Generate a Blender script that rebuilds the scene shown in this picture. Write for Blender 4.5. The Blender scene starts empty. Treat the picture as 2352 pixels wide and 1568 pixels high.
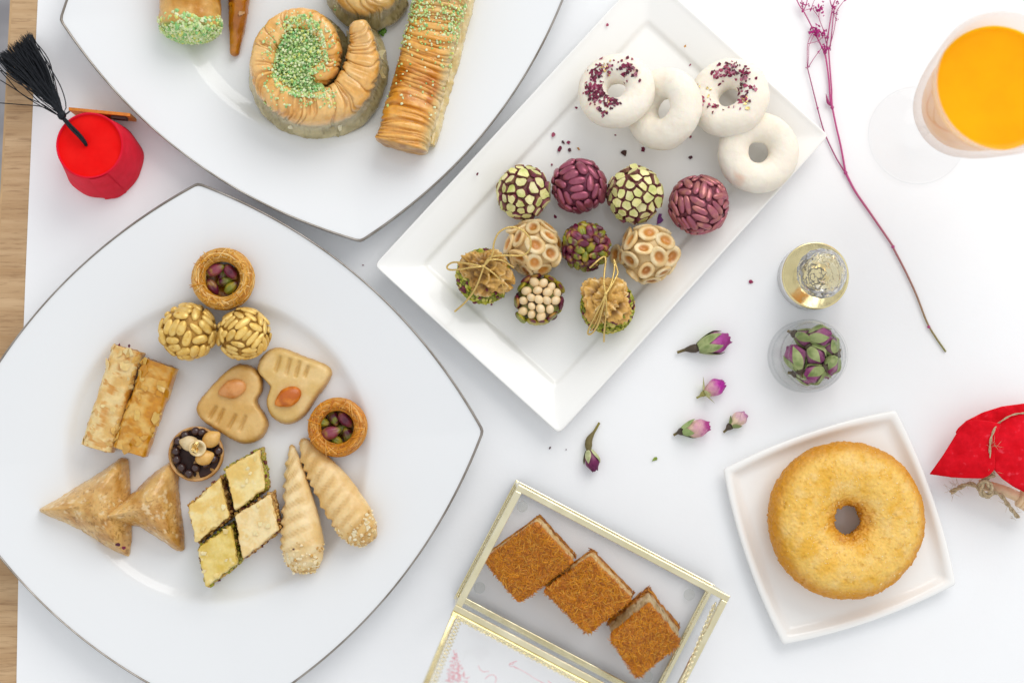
import bpy, bmesh, math, random
import numpy as np
from mathutils import Matrix, Vector

# ------------------------------------------------------------------ camera, world, light, exposure
# Lengths below are written in "table pixels": 1 px = 0.24 mm on the table; U turns them into metres.
U = 0.00024
FPX = 3267.0                                   # 50 mm lens on a 36 mm wide sensor, picture 2352 px wide
CAM = np.array([-96.0, -146.0, 3262.0])        # almost straight above the table
scene = bpy.context.scene
COL = scene.collection
_z = CAM / np.linalg.norm(CAM)
_x = np.cross([0, 1, 0], _z); _x /= np.linalg.norm(_x)
_y = np.cross(_z, _x)

cd = bpy.data.cameras.new("camera")
cd.lens = 50; cd.sensor_width = 36; cd.sensor_fit = 'HORIZONTAL'
cd.clip_start = 0.01; cd.clip_end = 50
cd.dof.use_dof = True; cd.dof.focus_distance = 3215 * U; cd.dof.aperture_fstop = 4.5
cam = bpy.data.objects.new("camera", cd); COL.objects.link(cam)
cam.matrix_world = Matrix(((_x[0], _y[0], _z[0], CAM[0] * U), (_x[1], _y[1], _z[1], CAM[1] * U),
                           (_x[2], _y[2], _z[2], CAM[2] * U), (0, 0, 0, 1)))
scene.camera = cam

world = bpy.data.worlds.new("World"); scene.world = world; world.use_nodes = True
bg = world.node_tree.nodes["Background"]
bg.inputs[0].default_value = (0.955, 0.977, 1.0, 1); bg.inputs[1].default_value = 0.86

def window_lamp(name, loc, target, sx, sy, power, color):
    ld = bpy.data.lights.new(name, 'AREA'); ld.shape = 'RECTANGLE'; ld.size = sx; ld.size_y = sy
    ld.energy = power; ld.color = color
    lo = bpy.data.objects.new(name, ld); COL.objects.link(lo)
    lo.location = loc
    lo.rotation_euler = (Vector(target) - Vector(loc)).to_track_quat('-Z', 'Y').to_euler()
window_lamp("window_lamp", (0.55, 1.05, 0.95), (0.02, 0.0, 0.0), 1.2, 0.9, 11.8, (1.0, 0.98, 0.95))

vs = scene.view_settings
scene.display_settings.display_device = 'sRGB'
vs.view_transform = 'Standard'; vs.look = 'None'; vs.exposure = 0.0; vs.gamma = 1.0; vs.use_curve_mapping = False
cy = scene.cycles
cy.use_denoising = True
cy.max_bounces = 10; cy.transparent_max_bounces = 24; cy.transmission_bounces = 8
cy.caustics_reflective = False; cy.caustics_refractive = False
cy.sample_clamp_indirect = 4.0

# ------------------------------------------------------------------ pixel -> point helpers
rng = np.random.default_rng(11); random.seed(11)

def P(px, py, z=0.0):
    """point at height z (px units) seen at picture position (px, py) of the 2352 px wide photograph"""
    d = -_z * FPX + _x * (px - 1176) - _y * (py - 784)
    t = (z - CAM[2]) / d[2]
    return CAM + d * t

def PP(pts, z=0.0):
    return np.array([P(a, b, z) for a, b in pts])

_C = dict(c1=(0, 0, 1.7418), c2=(900, 0, 2.138), c3=(600, 900, 1.568), c4=(100, 1300, 1.568), c5=(700, 1600, 1.96),
          c6=(1750, 550, 1.7424), c7=(2200, 100, 2.045), c8=(3000, 0, 1.5684), d1=(2200, 900, 1.4256),
          d2=(1600, 1850, 1.68), d3=(2850, 1550, 1.4254), d5=(1900, 850, 2.851), d6=(3600, 1550, 2.613),
          d8=(1600, 2300, 3.638), e1=(3050, 0, 2.4125), e2=(3050, 900, 2.24), e3=(2600, 1250, 2.85),
          e4=(2200, 1600, 4.48), e5=(600, 0, 2.138))
KD = 2352 / 4096.0
def cr(c, x, y):
    ox, oy, s = _C[c]
    return ((ox + x / s) * KD, (oy + y / s) * KD)
def Q(c, pts, z=0.0):
    return np.array([P(*cr(c, a, b), z) for a, b in pts])
def mag(z):
    return (CAM[2] - z) / CAM[2]

# ------------------------------------------------------------------ numeric helpers
def _h(ix, iy, iz):
    n = (ix * 374761393 + iy * 668265263 + iz * 1274126177) & 0xffffffff
    n = ((n ^ (n >> 13)) * 1103515245) & 0xffffffff
    n = ((n ^ (n >> 16)) * 2246822519) & 0xffffffff
    return ((n ^ (n >> 15)) & 0xffffff) / float(0xffffff) * 2 - 1
def vn(p, seed=0):
    p = np.asarray(p, float) + seed * 17.31 + 1000.0
    i = np.floor(p).astype(np.int64); f = p - i; f = f * f * (3 - 2 * f)
    x, y, z = i[..., 0], i[..., 1], i[..., 2]; fx, fy, fz = f[..., 0], f[..., 1], f[..., 2]
    def L(a, b, t): return a + (b - a) * t
    return L(L(L(_h(x, y, z), _h(x+1, y, z), fx), L(_h(x, y+1, z), _h(x+1, y+1, z), fx), fy),
             L(L(_h(x, y, z+1), _h(x+1, y, z+1), fx), L(_h(x, y+1, z+1), _h(x+1, y+1, z+1), fx), fy), fz)
def fbm(p, seed=0, o=4):
    p = np.asarray(p, float); a = 1.0; s = 0; t = 0
    for k in range(o):
        s = s + a * vn(p, seed + k); t += a; a *= 0.5; p = p * 2.03
    return s / t
def sstep(a, b, x):
    t = np.clip((np.asarray(x, float) - a) / (b - a), 0, 1); return t * t * (3 - 2 * t)
def lerp(a, b, t):
    t = np.asarray(t, float)[..., None]; return np.asarray(a, float) * (1 - t) + np.asarray(b, float) * t
def S(h):
    h = h.lstrip('#'); c = np.array([int(h[k:k+2], 16) / 255 for k in (0, 2, 4)])
    return np.where(c <= 0.04045, c / 12.92, ((c + 0.055) / 1.055) ** 2.4)
def catmull(pts, n, closed=False):
    p = np.asarray(pts, float)
    if closed: q = np.vstack([p[-1], p, p[0], p[1]])
    else: q = np.vstack([2 * p[0] - p[1], p, 2 * p[-1] - p[-2]])
    m = len(q) - 3; out = []
    for i in range(m):
        t = np.linspace(0, 1, 24, endpoint=False)[:, None]
        a, b, c, d = q[i], q[i+1], q[i+2], q[i+3]
        out.append(0.5 * (2*b + (c-a)*t + (2*a-5*b+4*c-d)*t*t + (3*b-a-3*c+d)*t**3))
    out = np.vstack(out + ([] if closed else [p[-1:]]))
    return resample(out, n, closed)
def resample(p, n, closed=False):
    p = np.asarray(p, float)
    if closed: p = np.vstack([p, p[:1]])
    s = np.r_[0, np.cumsum(np.linalg.norm(np.diff(p, axis=0), axis=1))]
    t = np.linspace(0, s[-1], n, endpoint=not closed)
    return np.stack([np.interp(t, s, p[:, k]) for k in range(p.shape[1])], 1)
def smooth_closed(p, w):
    k = np.hanning(2 * w + 3)[1:-1]; k /= k.sum()
    q = np.vstack([p[-w:], p, p[:w]])
    return np.stack([np.convolve(q[:, i], k, 'valid') for i in range(p.shape[1])], 1)
def unit(v):
    v = np.asarray(v, float); return v / np.maximum(np.linalg.norm(v, axis=-1, keepdims=True), 1e-9)
def rotz(a):
    c, s = math.cos(a), math.sin(a); return np.array([[c, -s, 0], [s, c, 0], [0, 0, 1.0]])
def axang(ax, a):
    return np.array(Matrix.Rotation(a, 3, Vector(ax)))
def frame(n, d):
    """rotation with local z along n and local x along d"""
    n = unit(n); d = np.asarray(d, float); d = unit(d - n * np.dot(n, d)); return np.stack([d, np.cross(n, d), n], 1)

# ------------------------------------------------------------------ geometry collectors
class G:
    def __init__(s): s.V = []; s.F = []; s.C = []; s.M = []; s.n = 0
    def add(s, V, F, col=(1, 1, 1), mi=0):
        V = np.asarray(V, float).reshape(-1, 3)
        vol = 0.0; W = V - V.mean(0)
        for f in F:
            f = np.asarray(f, int)
            for k in range(2, f.shape[1] if len(f) else 0):
                vol += np.einsum('ij,ij->i', W[f[:, 0]], np.cross(W[f[:, k-1]], W[f[:, k]])).sum()
        for f in F:
            f = np.asarray(f, int)
            if vol < 0 and len(f): f = f[:, ::-1]
            if len(f): s.F.append(f + s.n); s.M.append(np.full(len(f), mi))
        s.C.append(np.broadcast_to(np.asarray(col, float).reshape(-1, 3), (len(V), 3)))
        s.V.append(V); s.n += len(V); return s
    def mesh(s, name, mats, smooth=True):
        me = bpy.data.meshes.new(name)
        V = np.vstack(s.V) * U; C = np.vstack(s.C)
        me.vertices.add(len(V)); me.vertices.foreach_set('co', V.astype(np.float32).ravel())
        ln = np.concatenate([np.full(len(f), f.shape[1]) for f in s.F])
        li = np.concatenate([f.ravel() for f in s.F])
        me.loops.add(len(li)); me.loops.foreach_set('vertex_index', li.astype(np.int32))
        me.polygons.add(len(ln))
        me.polygons.foreach_set('loop_start', np.r_[0, np.cumsum(ln)[:-1]].astype(np.int32))
        me.polygons.foreach_set('material_index', np.concatenate(s.M).astype(np.int32))
        me.polygons.foreach_set('use_smooth', np.full(len(ln), bool(smooth)))
        for m in (mats if isinstance(mats, (list, tuple)) else [mats]): me.materials.append(m)
        me.update(calc_edges=True); me.validate()
        at = me.color_attributes.new('Col', 'FLOAT_COLOR', 'POINT')
        at.data.foreach_set('color', np.c_[C, np.ones(len(C))].astype(np.float32).ravel())
        return me
def link(name, me, parent=None, loc=None, kind=None):
    o = bpy.data.objects.new(name, me); COL.objects.link(o)
    if parent is not None: o.parent = parent
    if loc is not None: o.location = [float(v) * U for v in loc]
    if kind: o['kind'] = kind
    return o
def part(name, g, mats, parent, smooth=True, kind=None, label=None):
    o = link(name, g.mesh(name, mats, smooth), parent, kind=kind)
    if label: o['label'] = label
    return o
def inst(name, me, parent, R, t, s=1.0):
    """one piece that shares mesh data: rotation R (3x3), position t (px), scale s"""
    o = link(name, me, parent)
    M = np.eye(4); M[:3, :3] = np.asarray(R) * np.asarray(s, float); M[:3, 3] = np.asarray(t) * U
    o.matrix_local = Matrix(M.tolist()); return o
def tag(o, label, cat, group=None, kind=None):
    o['label'] = label; o['category'] = cat
    if group: o['group'] = group
    if kind: o['kind'] = kind
    return o
def thing(name, label, cat, loc, group=None):
    o = link(name, None, None, loc); o.empty_display_size = 0.01
    return tag(o, label, cat, group)
def single(name, g, mats, loc, label, cat, group=None, smooth=True):
    return tag(link(name, g.mesh(name, mats, smooth), None, loc), label, cat, group)

def gridF(nu, nv, cu=False, cv=False):
    i = np.arange(nu if cu else nu - 1)[:, None]; j = np.arange(nv if cv else nv - 1)[None, :]
    i2 = (i + 1) % nu; j2 = (j + 1) % nv
    return np.stack([a.ravel() for a in np.broadcast_arrays(i*nv+j, i2*nv+j, i2*nv+j2, i*nv+j2)], 1)
def tube(path, r, k=7, cap=True):
    p = np.asarray(path, float); n = len(p)
    r = np.broadcast_to(np.asarray(r, float), (n,))
    t = unit(np.gradient(p, axis=0))
    a = np.array([0, 0, 1.0]) if abs(t[0, 2]) < 0.9 else np.array([1.0, 0, 0])
    N = unit(np.cross(t[0], a)); fr = []
    for i in range(n):
        N = unit(N - t[i] * np.dot(N, t[i])); fr.append(N)
    N = np.array(fr); B = np.cross(t, N)
    th = np.arange(k) * 2 * math.pi / k
    V = p[:, None] + r[:, None, None] * (np.cos(th)[None, :, None] * N[:, None] + np.sin(th)[None, :, None] * B[:, None])
    F = [gridF(n, k, False, True)[:, ::-1]]
    V = V.reshape(-1, 3)
    if cap:
        V = np.vstack([V, p[:1], p[-1:]]); j = np.arange(k); j2 = (j + 1) % k
        F.append(np.stack([np.full(k, n*k), j, j2], 1)); F.append(np.stack([np.full(k, n*k+1), (n-1)*k+j2, (n-1)*k+j], 1))
    return V, F
def strands(paths, r, k=4):
    """many thin tubes at once: paths (S,n,3), r scalar or (S,)"""
    p = np.asarray(paths, float); s, n = p.shape[:2]
    t = unit(np.gradient(p, axis=1)); N = unit(np.cross(t, [0.05, 0.03, 1.0])); B = np.cross(t, N)
    th = np.arange(k) * 2 * math.pi / k
    taper = np.ones(n); taper[0] = taper[-1] = 0.35
    rr = np.broadcast_to(np.asarray(r, float).reshape(-1, 1), (s, n)) * taper
    V = p[:, :, None] + rr[:, :, None, None] * (np.cos(th)[:, None] * N[:, :, None] + np.sin(th)[:, None] * B[:, :, None])
    f = gridF(n, k, False, True)[:, ::-1]
    F = (np.arange(s)[:, None, None] * n * k + f[None]).reshape(-1, 4)
    return V.reshape(-1, 3), [F]
def lathe(prof, n=64, sx=1.0, sy=1.0, z=1.0):
    pr = np.asarray(prof, float); th = np.arange(n) * 2 * math.pi / n
    V = np.stack([pr[:, :1] * np.cos(th) * sx, pr[:, :1] * np.sin(th) * sy, np.repeat(pr[:, 1:2], n, 1)], 2)
    return V.reshape(-1, 3), [gridF(len(pr), n, False, True)[:, ::-1]]
_ico = {}
def ico(sub):
    if sub not in _ico:
        b = bmesh.new(); bmesh.ops.create_icosphere(b, subdivisions=sub, radius=1.0)
        b.verts.ensure_lookup_table()
        _ico[sub] = (np.array([v.co[:] for v in b.verts]), np.array([[v.index for v in f.verts] for f in b.faces])); b.free()
    return _ico[sub][0].copy(), [_ico[sub][1]]
def box(cx, cy, cz, hx, hy, hz):
    s = np.array([[a, b, c] for a in (-1, 1) for b in (-1, 1) for c in (-1, 1)], float)
    return s * [hx, hy, hz] + [cx, cy, cz], [np.array([[0,1,3,2],[4,6,7,5],[0,4,5,1],[2,3,7,6],[0,2,6,4],[1,5,7,3]])]
def bar(a, b, w, h, up=(0, 0, 1)):
    """square bar from a to b, half sizes w (sideways), h (along up)"""
    a = np.asarray(a, float); b = np.asarray(b, float); t = unit(b - a)
    s = unit(np.cross(t, up)); u = np.cross(s, t); V = []
    for e in (a, b):
        for i, j in ((-1, -1), (1, -1), (1, 1), (-1, 1)): V.append(e + s * w * i + u * h * j)
    return np.array(V), [np.array([[0,1,5,4],[1,2,6,5],[2,3,7,6],[3,0,4,7],[3,2,1,0],[4,5,6,7]])]
def rings(R):
    """closed rings (m,n,3) -> surface, first and last ring collapsed by the caller"""
    R = np.asarray(R, float); return R.reshape(-1, 3), [gridF(R.shape[0], R.shape[1], False, True)]
def flake(size, bend=0.25, th=0.35, m=6):
    a = np.sort(rng.uniform(0, 2*math.pi, m)); a = np.linspace(0, 2*math.pi, m, endpoint=False) + rng.uniform(-.35, .35, m)
    r = size * rng.uniform(0.55, 1.1, m); x, y = r * np.cos(a), r * np.sin(a) * rng.uniform(.55, .95)
    z = bend * (x * x - y * y) / size + rng.uniform(-.1, .1, m) * size
    top = np.vstack([np.c_[x, y, z + th], [0, 0, th + .05 * size]]); bot = top - [0, 0, 2 * th]
    V = np.vstack([top, bot]); j = np.arange(m); j2 = (j + 1) % m; n = m + 1
    return V, [np.stack([j, j2, np.full(m, m)], 1), np.stack([n + j2, n + j, np.full(m, n + m)], 1),
               np.stack([j2, j, n + j, n + j2], 1)]
# ------------------------------------------------------------------ procedural materials
def _nt(name):
    m = bpy.data.materials.new(name); m.use_nodes = True
    nt = m.node_tree; return m, nt, nt.nodes["Principled BSDF"]
def _noise(nt, vec, scale, detail=4, rough=0.55):
    n = nt.nodes.new('ShaderNodeTexNoise'); n.inputs['Scale'].default_value = scale / U
    n.inputs['Detail'].default_value = detail; n.inputs['Roughness'].default_value = rough
    nt.links.new(vec, n.inputs['Vector']); return n.outputs['Fac']
def _math(nt, op, a, b=None):
    n = nt.nodes.new('ShaderNodeMath'); n.operation = op
    for k, v in enumerate((a, b)):
        if v is None: continue
        if isinstance(v, (int, float)): n.inputs[k].default_value = v
        else: nt.links.new(v, n.inputs[k])
    return n.outputs[0]
def _mix(nt, fac, a, b, mode='MIX'):
    n = nt.nodes.new('ShaderNodeMix'); n.data_type = 'RGBA'; n.blend_type = mode
    for k, v in ((0, fac), (6, a), (7, b)):
        if isinstance(v, (int, float)): n.inputs[k].default_value = v
        elif isinstance(v, (tuple, list, np.ndarray)): n.inputs[k].default_value = tuple(float(q) for q in v[:3]) + (1,)
        else: nt.links.new(v, n.inputs[k])
    return n.outputs[2]
def _coords(nt):
    tc = nt.nodes.new('ShaderNodeTexCoord'); oi = nt.nodes.new('ShaderNodeObjectInfo')
    a = nt.nodes.new('ShaderNodeVectorMath'); a.operation = 'ADD'
    s = nt.nodes.new('ShaderNodeVectorMath'); s.operation = 'SCALE'; s.inputs['Scale'].default_value = 0.31
    cmb = nt.nodes.new('ShaderNodeCombineXYZ')
    for k in range(3): nt.links.new(oi.outputs['Random'], cmb.inputs[k])
    nt.links.new(cmb.outputs[0], s.inputs[0])
    nt.links.new(tc.outputs['Object'], a.inputs[0]); nt.links.new(s.outputs[0], a.inputs[1])
    return a.outputs[0], oi.outputs['Random']
def _ramp(nt, fac, lo, hi):
    n = nt.nodes.new('ShaderNodeMapRange'); nt.links.new(fac, n.inputs[0])
    n.inputs[1].default_value = lo; n.inputs[2].default_value = hi; return n.outputs[0]

def mat(name, base=None, second=None, scale=0.05, vary=0.15, rand=0.0, rough=0.5, metal=0.0, sss=0.0, srad=6.0,
        bump=0.0, bscale=0.3, bdetail=3, coat=0.0, spec=0.5, sheen=0.0, spots=None, lohi=(0.35, 0.65), aniso=None, rvar=0.0):
    """base None -> the colour comes from the mesh attribute Col; second is mixed in by noise of feature size 1/scale px"""
    m, nt, b = _nt(name); vec, rnd = _coords(nt)
    if aniso:
        mp = nt.nodes.new('ShaderNodeMapping'); mp.inputs['Scale'].default_value = aniso
        nt.links.new(vec, mp.inputs['Vector']); vec = mp.outputs[0]
    if base is None:
        at = nt.nodes.new('ShaderNodeAttribute'); at.attribute_name = 'Col'; col = at.outputs['Color']
    else:
        rg = nt.nodes.new('ShaderNodeRGB'); rg.outputs[0].default_value = tuple(float(v) for v in base) + (1,); col = rg.outputs[0]
    if second is not None:
        col = _mix(nt, _ramp(nt, _noise(nt, vec, scale), *lohi), col, second)
    if spots is not None:                       # (colour, feature scale, low, high)
        col = _mix(nt, _ramp(nt, _noise(nt, vec, spots[1], 2), spots[2], spots[3]), col, spots[0])
    if vary or rand or base is None:
        v = _math(nt, 'MULTIPLY', _math(nt, 'SUBTRACT', _noise(nt, vec, scale * 2.7, 5), 0.5), 2.4 * vary)
        if rand: v = _math(nt, 'ADD', v, _math(nt, 'MULTIPLY', _math(nt, 'SUBTRACT', rnd, 0.5), 2 * rand))
        v = _math(nt, 'ADD', v, 0.97 if base is None else 1.0)
        hs = nt.nodes.new('ShaderNodeHueSaturation'); nt.links.new(col, hs.inputs['Color']); nt.links.new(v, hs.inputs['Value']); hs.inputs['Saturation'].default_value = 1.13 if base is None else 1.0; col = hs.outputs[0]
    nt.links.new(col, b.inputs['Base Color'])
    b.inputs['Metallic'].default_value = metal
    if rvar:
        r = _math(nt, 'ADD', _math(nt, 'MULTIPLY', _math(nt, 'SUBTRACT', _noise(nt, vec, scale * 4, 3), 0.5), rvar * 2), rough)
        nt.links.new(r, b.inputs['Roughness'])
    else: b.inputs['Roughness'].default_value = rough
    b.inputs['Specular IOR Level'].default_value = spec
    b.inputs['Coat Weight'].default_value = coat; b.inputs['Coat Roughness'].default_value = 0.12
    b.inputs['Sheen Weight'].default_value = sheen; b.inputs['Sheen Roughness'].default_value = 0.4
    if sss:
        b.inputs['Subsurface Weight'].default_value = sss
        b.inputs['Subsurface Radius'].default_value = (1.0, 0.6, 0.35); b.inputs['Subsurface Scale'].default_value = srad * U
    if bump:
        bp = nt.nodes.new('ShaderNodeBump'); bp.inputs['Strength'].default_value = 0.8; bp.inputs['Distance'].default_value = bump * U
        nt.links.new(_noise(nt, vec, bscale, bdetail, 0.6), bp.inputs['Height']); nt.links.new(bp.outputs[0], b.inputs['Normal'])
    return m

def thin_glass(name, tint=(0.97, 0.98, 0.98), edge=(0.72, 0.76, 0.76), milk=0.0, milkcol=(0.9, 0.85, 0.82), gloss=0.5):
    """clear glass walls: see-through, mirror-like and darker towards grazing angles"""
    m = bpy.data.materials.new(name); m.use_nodes = True; nt = m.node_tree; nt.nodes.clear()
    out = nt.nodes.new('ShaderNodeOutputMaterial')
    lw = nt.nodes.new('ShaderNodeLayerWeight'); lw.inputs['Blend'].default_value = 0.5
    f = lw.outputs['Facing']
    f3 = _math(nt, 'POWER', f, 4.0)
    tr = nt.nodes.new('ShaderNodeBsdfTransparent'); nt.links.new(_mix(nt, f3, tint, edge), tr.inputs['Color'])
    gl = nt.nodes.new('ShaderNodeBsdfGlossy'); gl.inputs['Roughness'].default_value = 0.03
    fac = _math(nt, 'ADD', _math(nt, 'MULTIPLY', f3, gloss), 0.012)
    ms = nt.nodes.new('ShaderNodeMixShader'); nt.links.new(fac, ms.inputs[0]); nt.links.new(tr.outputs[0], ms.inputs[1]); nt.links.new(gl.outputs[0], ms.inputs[2])
    last = ms.outputs[0]
    if milk:
        df = nt.nodes.new('ShaderNodeBsdfDiffuse'); df.inputs['Color'].default_value = milkcol + (1,)
        tl = nt.nodes.new('ShaderNodeBsdfTranslucent'); tl.inputs['Color'].default_value = milkcol + (1,)
        a = nt.nodes.new('ShaderNodeAddShader')
        m0 = nt.nodes.new('ShaderNodeMixShader'); m0.inputs[0].default_value = 0.35
        nt.links.new(df.outputs[0], m0.inputs[1]); nt.links.new(tl.outputs[0], m0.inputs[2])
        m2 = nt.nodes.new('ShaderNodeMixShader'); m2.inputs[0].default_value = milk
        nt.links.new(last, m2.inputs[1]); nt.links.new(m0.outputs[0], m2.inputs[2]); last = m2.outputs[0]
    nt.links.new(last, out.inputs[0]); return m

def crystal_mat():
    m = bpy.data.materials.new('crystal'); m.use_nodes = True; nt = m.node_tree; b = nt.nodes["Principled BSDF"]
    b.inputs['Base Color'].default_value = (1, 1, 1, 1); b.inputs['Transmission Weight'].default_value = 0.94
    b.inputs['Roughness'].default_value = 0.0; b.inputs['IOR'].default_value = 1.52
    tc = nt.nodes.new('ShaderNodeTexCoord'); vo = nt.nodes.new('ShaderNodeTexVoronoi'); vo.inputs['Scale'].default_value = .085 / U
    bp = nt.nodes.new('ShaderNodeBump'); bp.inputs['Strength'].default_value = 1.0; bp.inputs['Distance'].default_value = 1.6 * U
    nt.links.new(tc.outputs['Object'], vo.inputs['Vector']); nt.links.new(vo.outputs['Distance'], bp.inputs['Height']); nt.links.new(bp.outputs[0], b.inputs['Normal'])
    return m

def wood_mat():
    m, nt, b = _nt('wood'); vec, rnd = _coords(nt)
    mp = nt.nodes.new('ShaderNodeMapping'); mp.inputs['Scale'].default_value = (0.16, 2.2, 1); mp.inputs['Rotation'].default_value = (0, 0, 0.03)
    nt.links.new(vec, mp.inputs['Vector'])
    big = _noise(nt, mp.outputs[0], 0.012, 5, 0.6); fine = _noise(nt, mp.outputs[0], 0.09, 6, 0.7)
    col = _mix(nt, _ramp(nt, big, 0.3, 0.7), S('#cfae85'), S('#b08a5f'))
    col = _mix(nt, _ramp(nt, fine, 0.5, 0.75), col, S('#8d6843'))
    nt.links.new(col, b.inputs['Base Color']); b.inputs['Roughness'].default_value = 0.45
    bp = nt.nodes.new('ShaderNodeBump'); bp.inputs['Strength'].default_value = .4; bp.inputs['Distance'].default_value = 1 * U
    nt.links.new(fine, bp.inputs['Height']); nt.links.new(bp.outputs[0], b.inputs['Normal']); return m

M = {}
M['paper'] = mat('paper', (.885, .89, .90), None, .004, .012, rough=.55, spec=.25, bump=.25, bscale=.12)
M['wood'] = wood_mat()
M['woodedge'] = mat('wood_edge', S('#c9a577'), S('#b8946a'), .02, .1, rough=.5)
M['floor'] = mat('floor', S('#8e8c90'), S('#a5a3a6'), .003, .15, rough=.6, aniso=(1, 4, 1))
M['china'] = mat('china', (.80, .812, .825), None, .003, .008, rough=.10, coat=0, spec=.42)
M['china_warm'] = mat('china_warm', (.90, .892, .868), None, .004, .01, rough=.11, coat=0, spec=.42)
M['silver'] = mat('silver', (.24, .21, .18), (.40, .37, .34), .015, .2, rough=.32, metal=.8, rvar=.08)
M['gold'] = mat('gold', (.86, .79, .56), (.74, .66, .42), .012, .10, rough=.19, metal=1, bump=.6, bscale=.03, rvar=.06)
M['goldfoil'] = mat('goldfoil', (.95, .72, .32), None, .1, .2, rough=.25, metal=1, bump=2, bscale=.3)
M['cord'] = mat('cord', (.83, .62, .24), (.62, .42, .12), .6, .15, rough=.28, metal=.9, bump=1.2, bscale=.7)
M['felt'] = mat('felt', (.60, .003, .010), (.74, .008, .020), .03, .2, rough=.9, sheen=.10, spec=.08, bump=1.0, bscale=.7, spots=((.80, .06, .09), .06, .62, .80))
M['cardred'] = mat('cardred', (.70, .006, .025), (.78, .012, .04), .02, .08, rough=.6, spec=.12, bump=.3, bscale=.4)
M['cardtop'] = mat('cardtop', (.80, .006, .006), (.84, .012, .01), .02, .06, rough=.85, spec=.06, bump=.4, bscale=.6)
M['thread'] = mat('thread', (.004, .005, .008), (.010, .013, .018), .2, .3, rough=.55, spec=.25, bump=.6, bscale=.8)
M['board'] = mat('board', S('#e08a25'), S('#c97a2a'), .1, .15, rough=.6)
M['darkbrown'] = mat('darkbrown', S('#4a3832'), None, .1, .2, rough=.8)
M['glass'] = thin_glass('glass', (.998, .998, .998), (.97, .98, .975), gloss=.25)
M['jarglass'] = thin_glass('jarglass', (.998, .998, .998), (.88, .90, .91), gloss=.5)
M['bowlglass'] = thin_glass('bowlglass', (.995, .985, .975), (.86, .83, .81), milk=.20, milkcol=(1.0, .93, .89), gloss=.5)  # milky peach stands in for white reflected and refracted by the clear bowl wall
M['footglass'] = thin_glass('footglass', (.999, .999, .999), (.90, .92, .93), gloss=.4)
M['crystal'] = crystal_mat()
M['juice'] = mat('juice', (1.0, .40, .0), (1.0, .45, .0), .01, .02, rough=.2, sss=.6, srad=30, spec=.12)
M['rubber'] = thin_glass('rubber', (.96, .97, .965), (.75, .8, .78), milk=.10, gloss=.4)
M['nutgold'] = mat('nutgold', S('#dcb050'), S('#ecca78'), .07, .10, rand=.10, rough=.36, metal=.28, coat=.15, bump=.5, bscale=.3, spots=(S('#b98427'), .09, .60, .78))
M['coregold'] = mat('coregold', S('#b98a35'), S('#8f6420'), .06, .2, rough=.5, metal=.25, bump=2, bscale=.15)
M['nutrose'] = mat('nutrose', S('#8d3f57'), S('#a4596b'), .05, .10, rand=.10, rough=.30, metal=.55, coat=.2, bump=.4, bscale=.4)
M['corerose'] = mat('corerose', S('#6a2740'), S('#4d1a2d'), .08, .2, rough=.4, metal=.4, bump=2, bscale=.15)
M['nutrose2'] = mat('nutrose2', S('#a4596a'), S('#c48672'), .05, .10, rand=.10, rough=.30, metal=.5, coat=.2, bump=.4, bscale=.4, lohi=(.42, .8))
M['corerose2'] = mat('corerose2', S('#7d3f4c'), S('#5c2535'), .08, .2, rough=.4, metal=.4, bump=2, bscale=.15)
M['food'] = mat('food', None, None, .10, .16, rand=.08, rough=.45, sss=.12, srad=5, bump=1.0, bscale=.22)
M['nut'] = mat('nut', None, None, .08, .14, rand=.12, rough=.38, sss=.10, srad=4, bump=.7, bscale=.25, coat=.15)
M['phyllo'] = mat('phyllo', None, None, .045, .18, rough=.34, sss=.22, srad=8, bump=1.6, bscale=.13, coat=.35, rvar=.1)
M['wet'] = mat('wet', None, None, .04, .2, rough=.25, sss=.3, srad=10, bump=2.0, bscale=.08, coat=.5)
M['pastry'] = mat('pastry', None, None, .05, .10, rough=.45, sss=.18, srad=6, bump=.9, bscale=.18, coat=.15)
M['kunafa'] = mat('kunafa', None, None, .06, .18, rough=.33, sss=.1, srad=4, bump=.5, bscale=.4, coat=.25)
M['crumb'] = mat('crumb', None, None, .15, .2, rough=.6, sss=.15, srad=3, bump=1.5, bscale=.35)
M['cookie'] = mat('cookie', (.87, .80, .68), (.89, .835, .73), .02, .045, rough=.8, sss=.35, srad=12, spec=.12, bump=1.6, bscale=.10, spots=(S('#eccab2'), .016, .66, .82))
M['cake'] = mat('cake', None, S('#d79a3f'), .05, .14, rough=.5, sss=.2, srad=6, bump=2.6, bscale=.16, bdetail=5, lohi=(.65, 1.1), coat=.1)
M['choc'] = mat('choc', S('#3a211b'), S('#2b1512'), .06, .15, rough=.5, spec=.3, bump=1.2, bscale=.1)
M['pearlchoc'] = mat('pearlchoc', S('#3b2422'), None, .1, .05, rand=.1, rough=.22, coat=.3)
M['pearl'] = mat('pearl', S('#ecd5ae'), S('#e6c894'), .05, .04, rand=.08, rough=.33, sss=.15, srad=4)
M['petal'] = mat('petal', None, None, .15, .25, rand=.2, rough=.6, sheen=.2, bump=1.2, bscale=.3)
M['leaf'] = mat('leaf', None, None, .2, .18, rough=.6, bump=1.0, bscale=.35)
M['twig'] = mat('twig', None, None, .12, .2, rough=.5, bump=.8, bscale=.3)
M['jute'] = mat('jute', S('#cbb795'), S('#a48c66'), .25, .3, rough=.85, bump=2, bscale=.5, sheen=.3)
M['stick'] = mat('stick', S('#ecd0ab'), S('#dfb98d'), .03, .1, rough=.45, bump=.4, bscale=.1)
M['ink'] = mat('ink', S('#efb9c0'), S('#e595a2'), .08, .1, rough=.5)
M['lidwhite'] = mat('lidwhite', (.80, .80, .78), None, .01, .02, rough=.15, coat=.3)
M['lidgold'] = mat('lidgold', (.86, .76, .45), (.80, .68, .36), .01, .06, rough=.16, metal=1)
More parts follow.
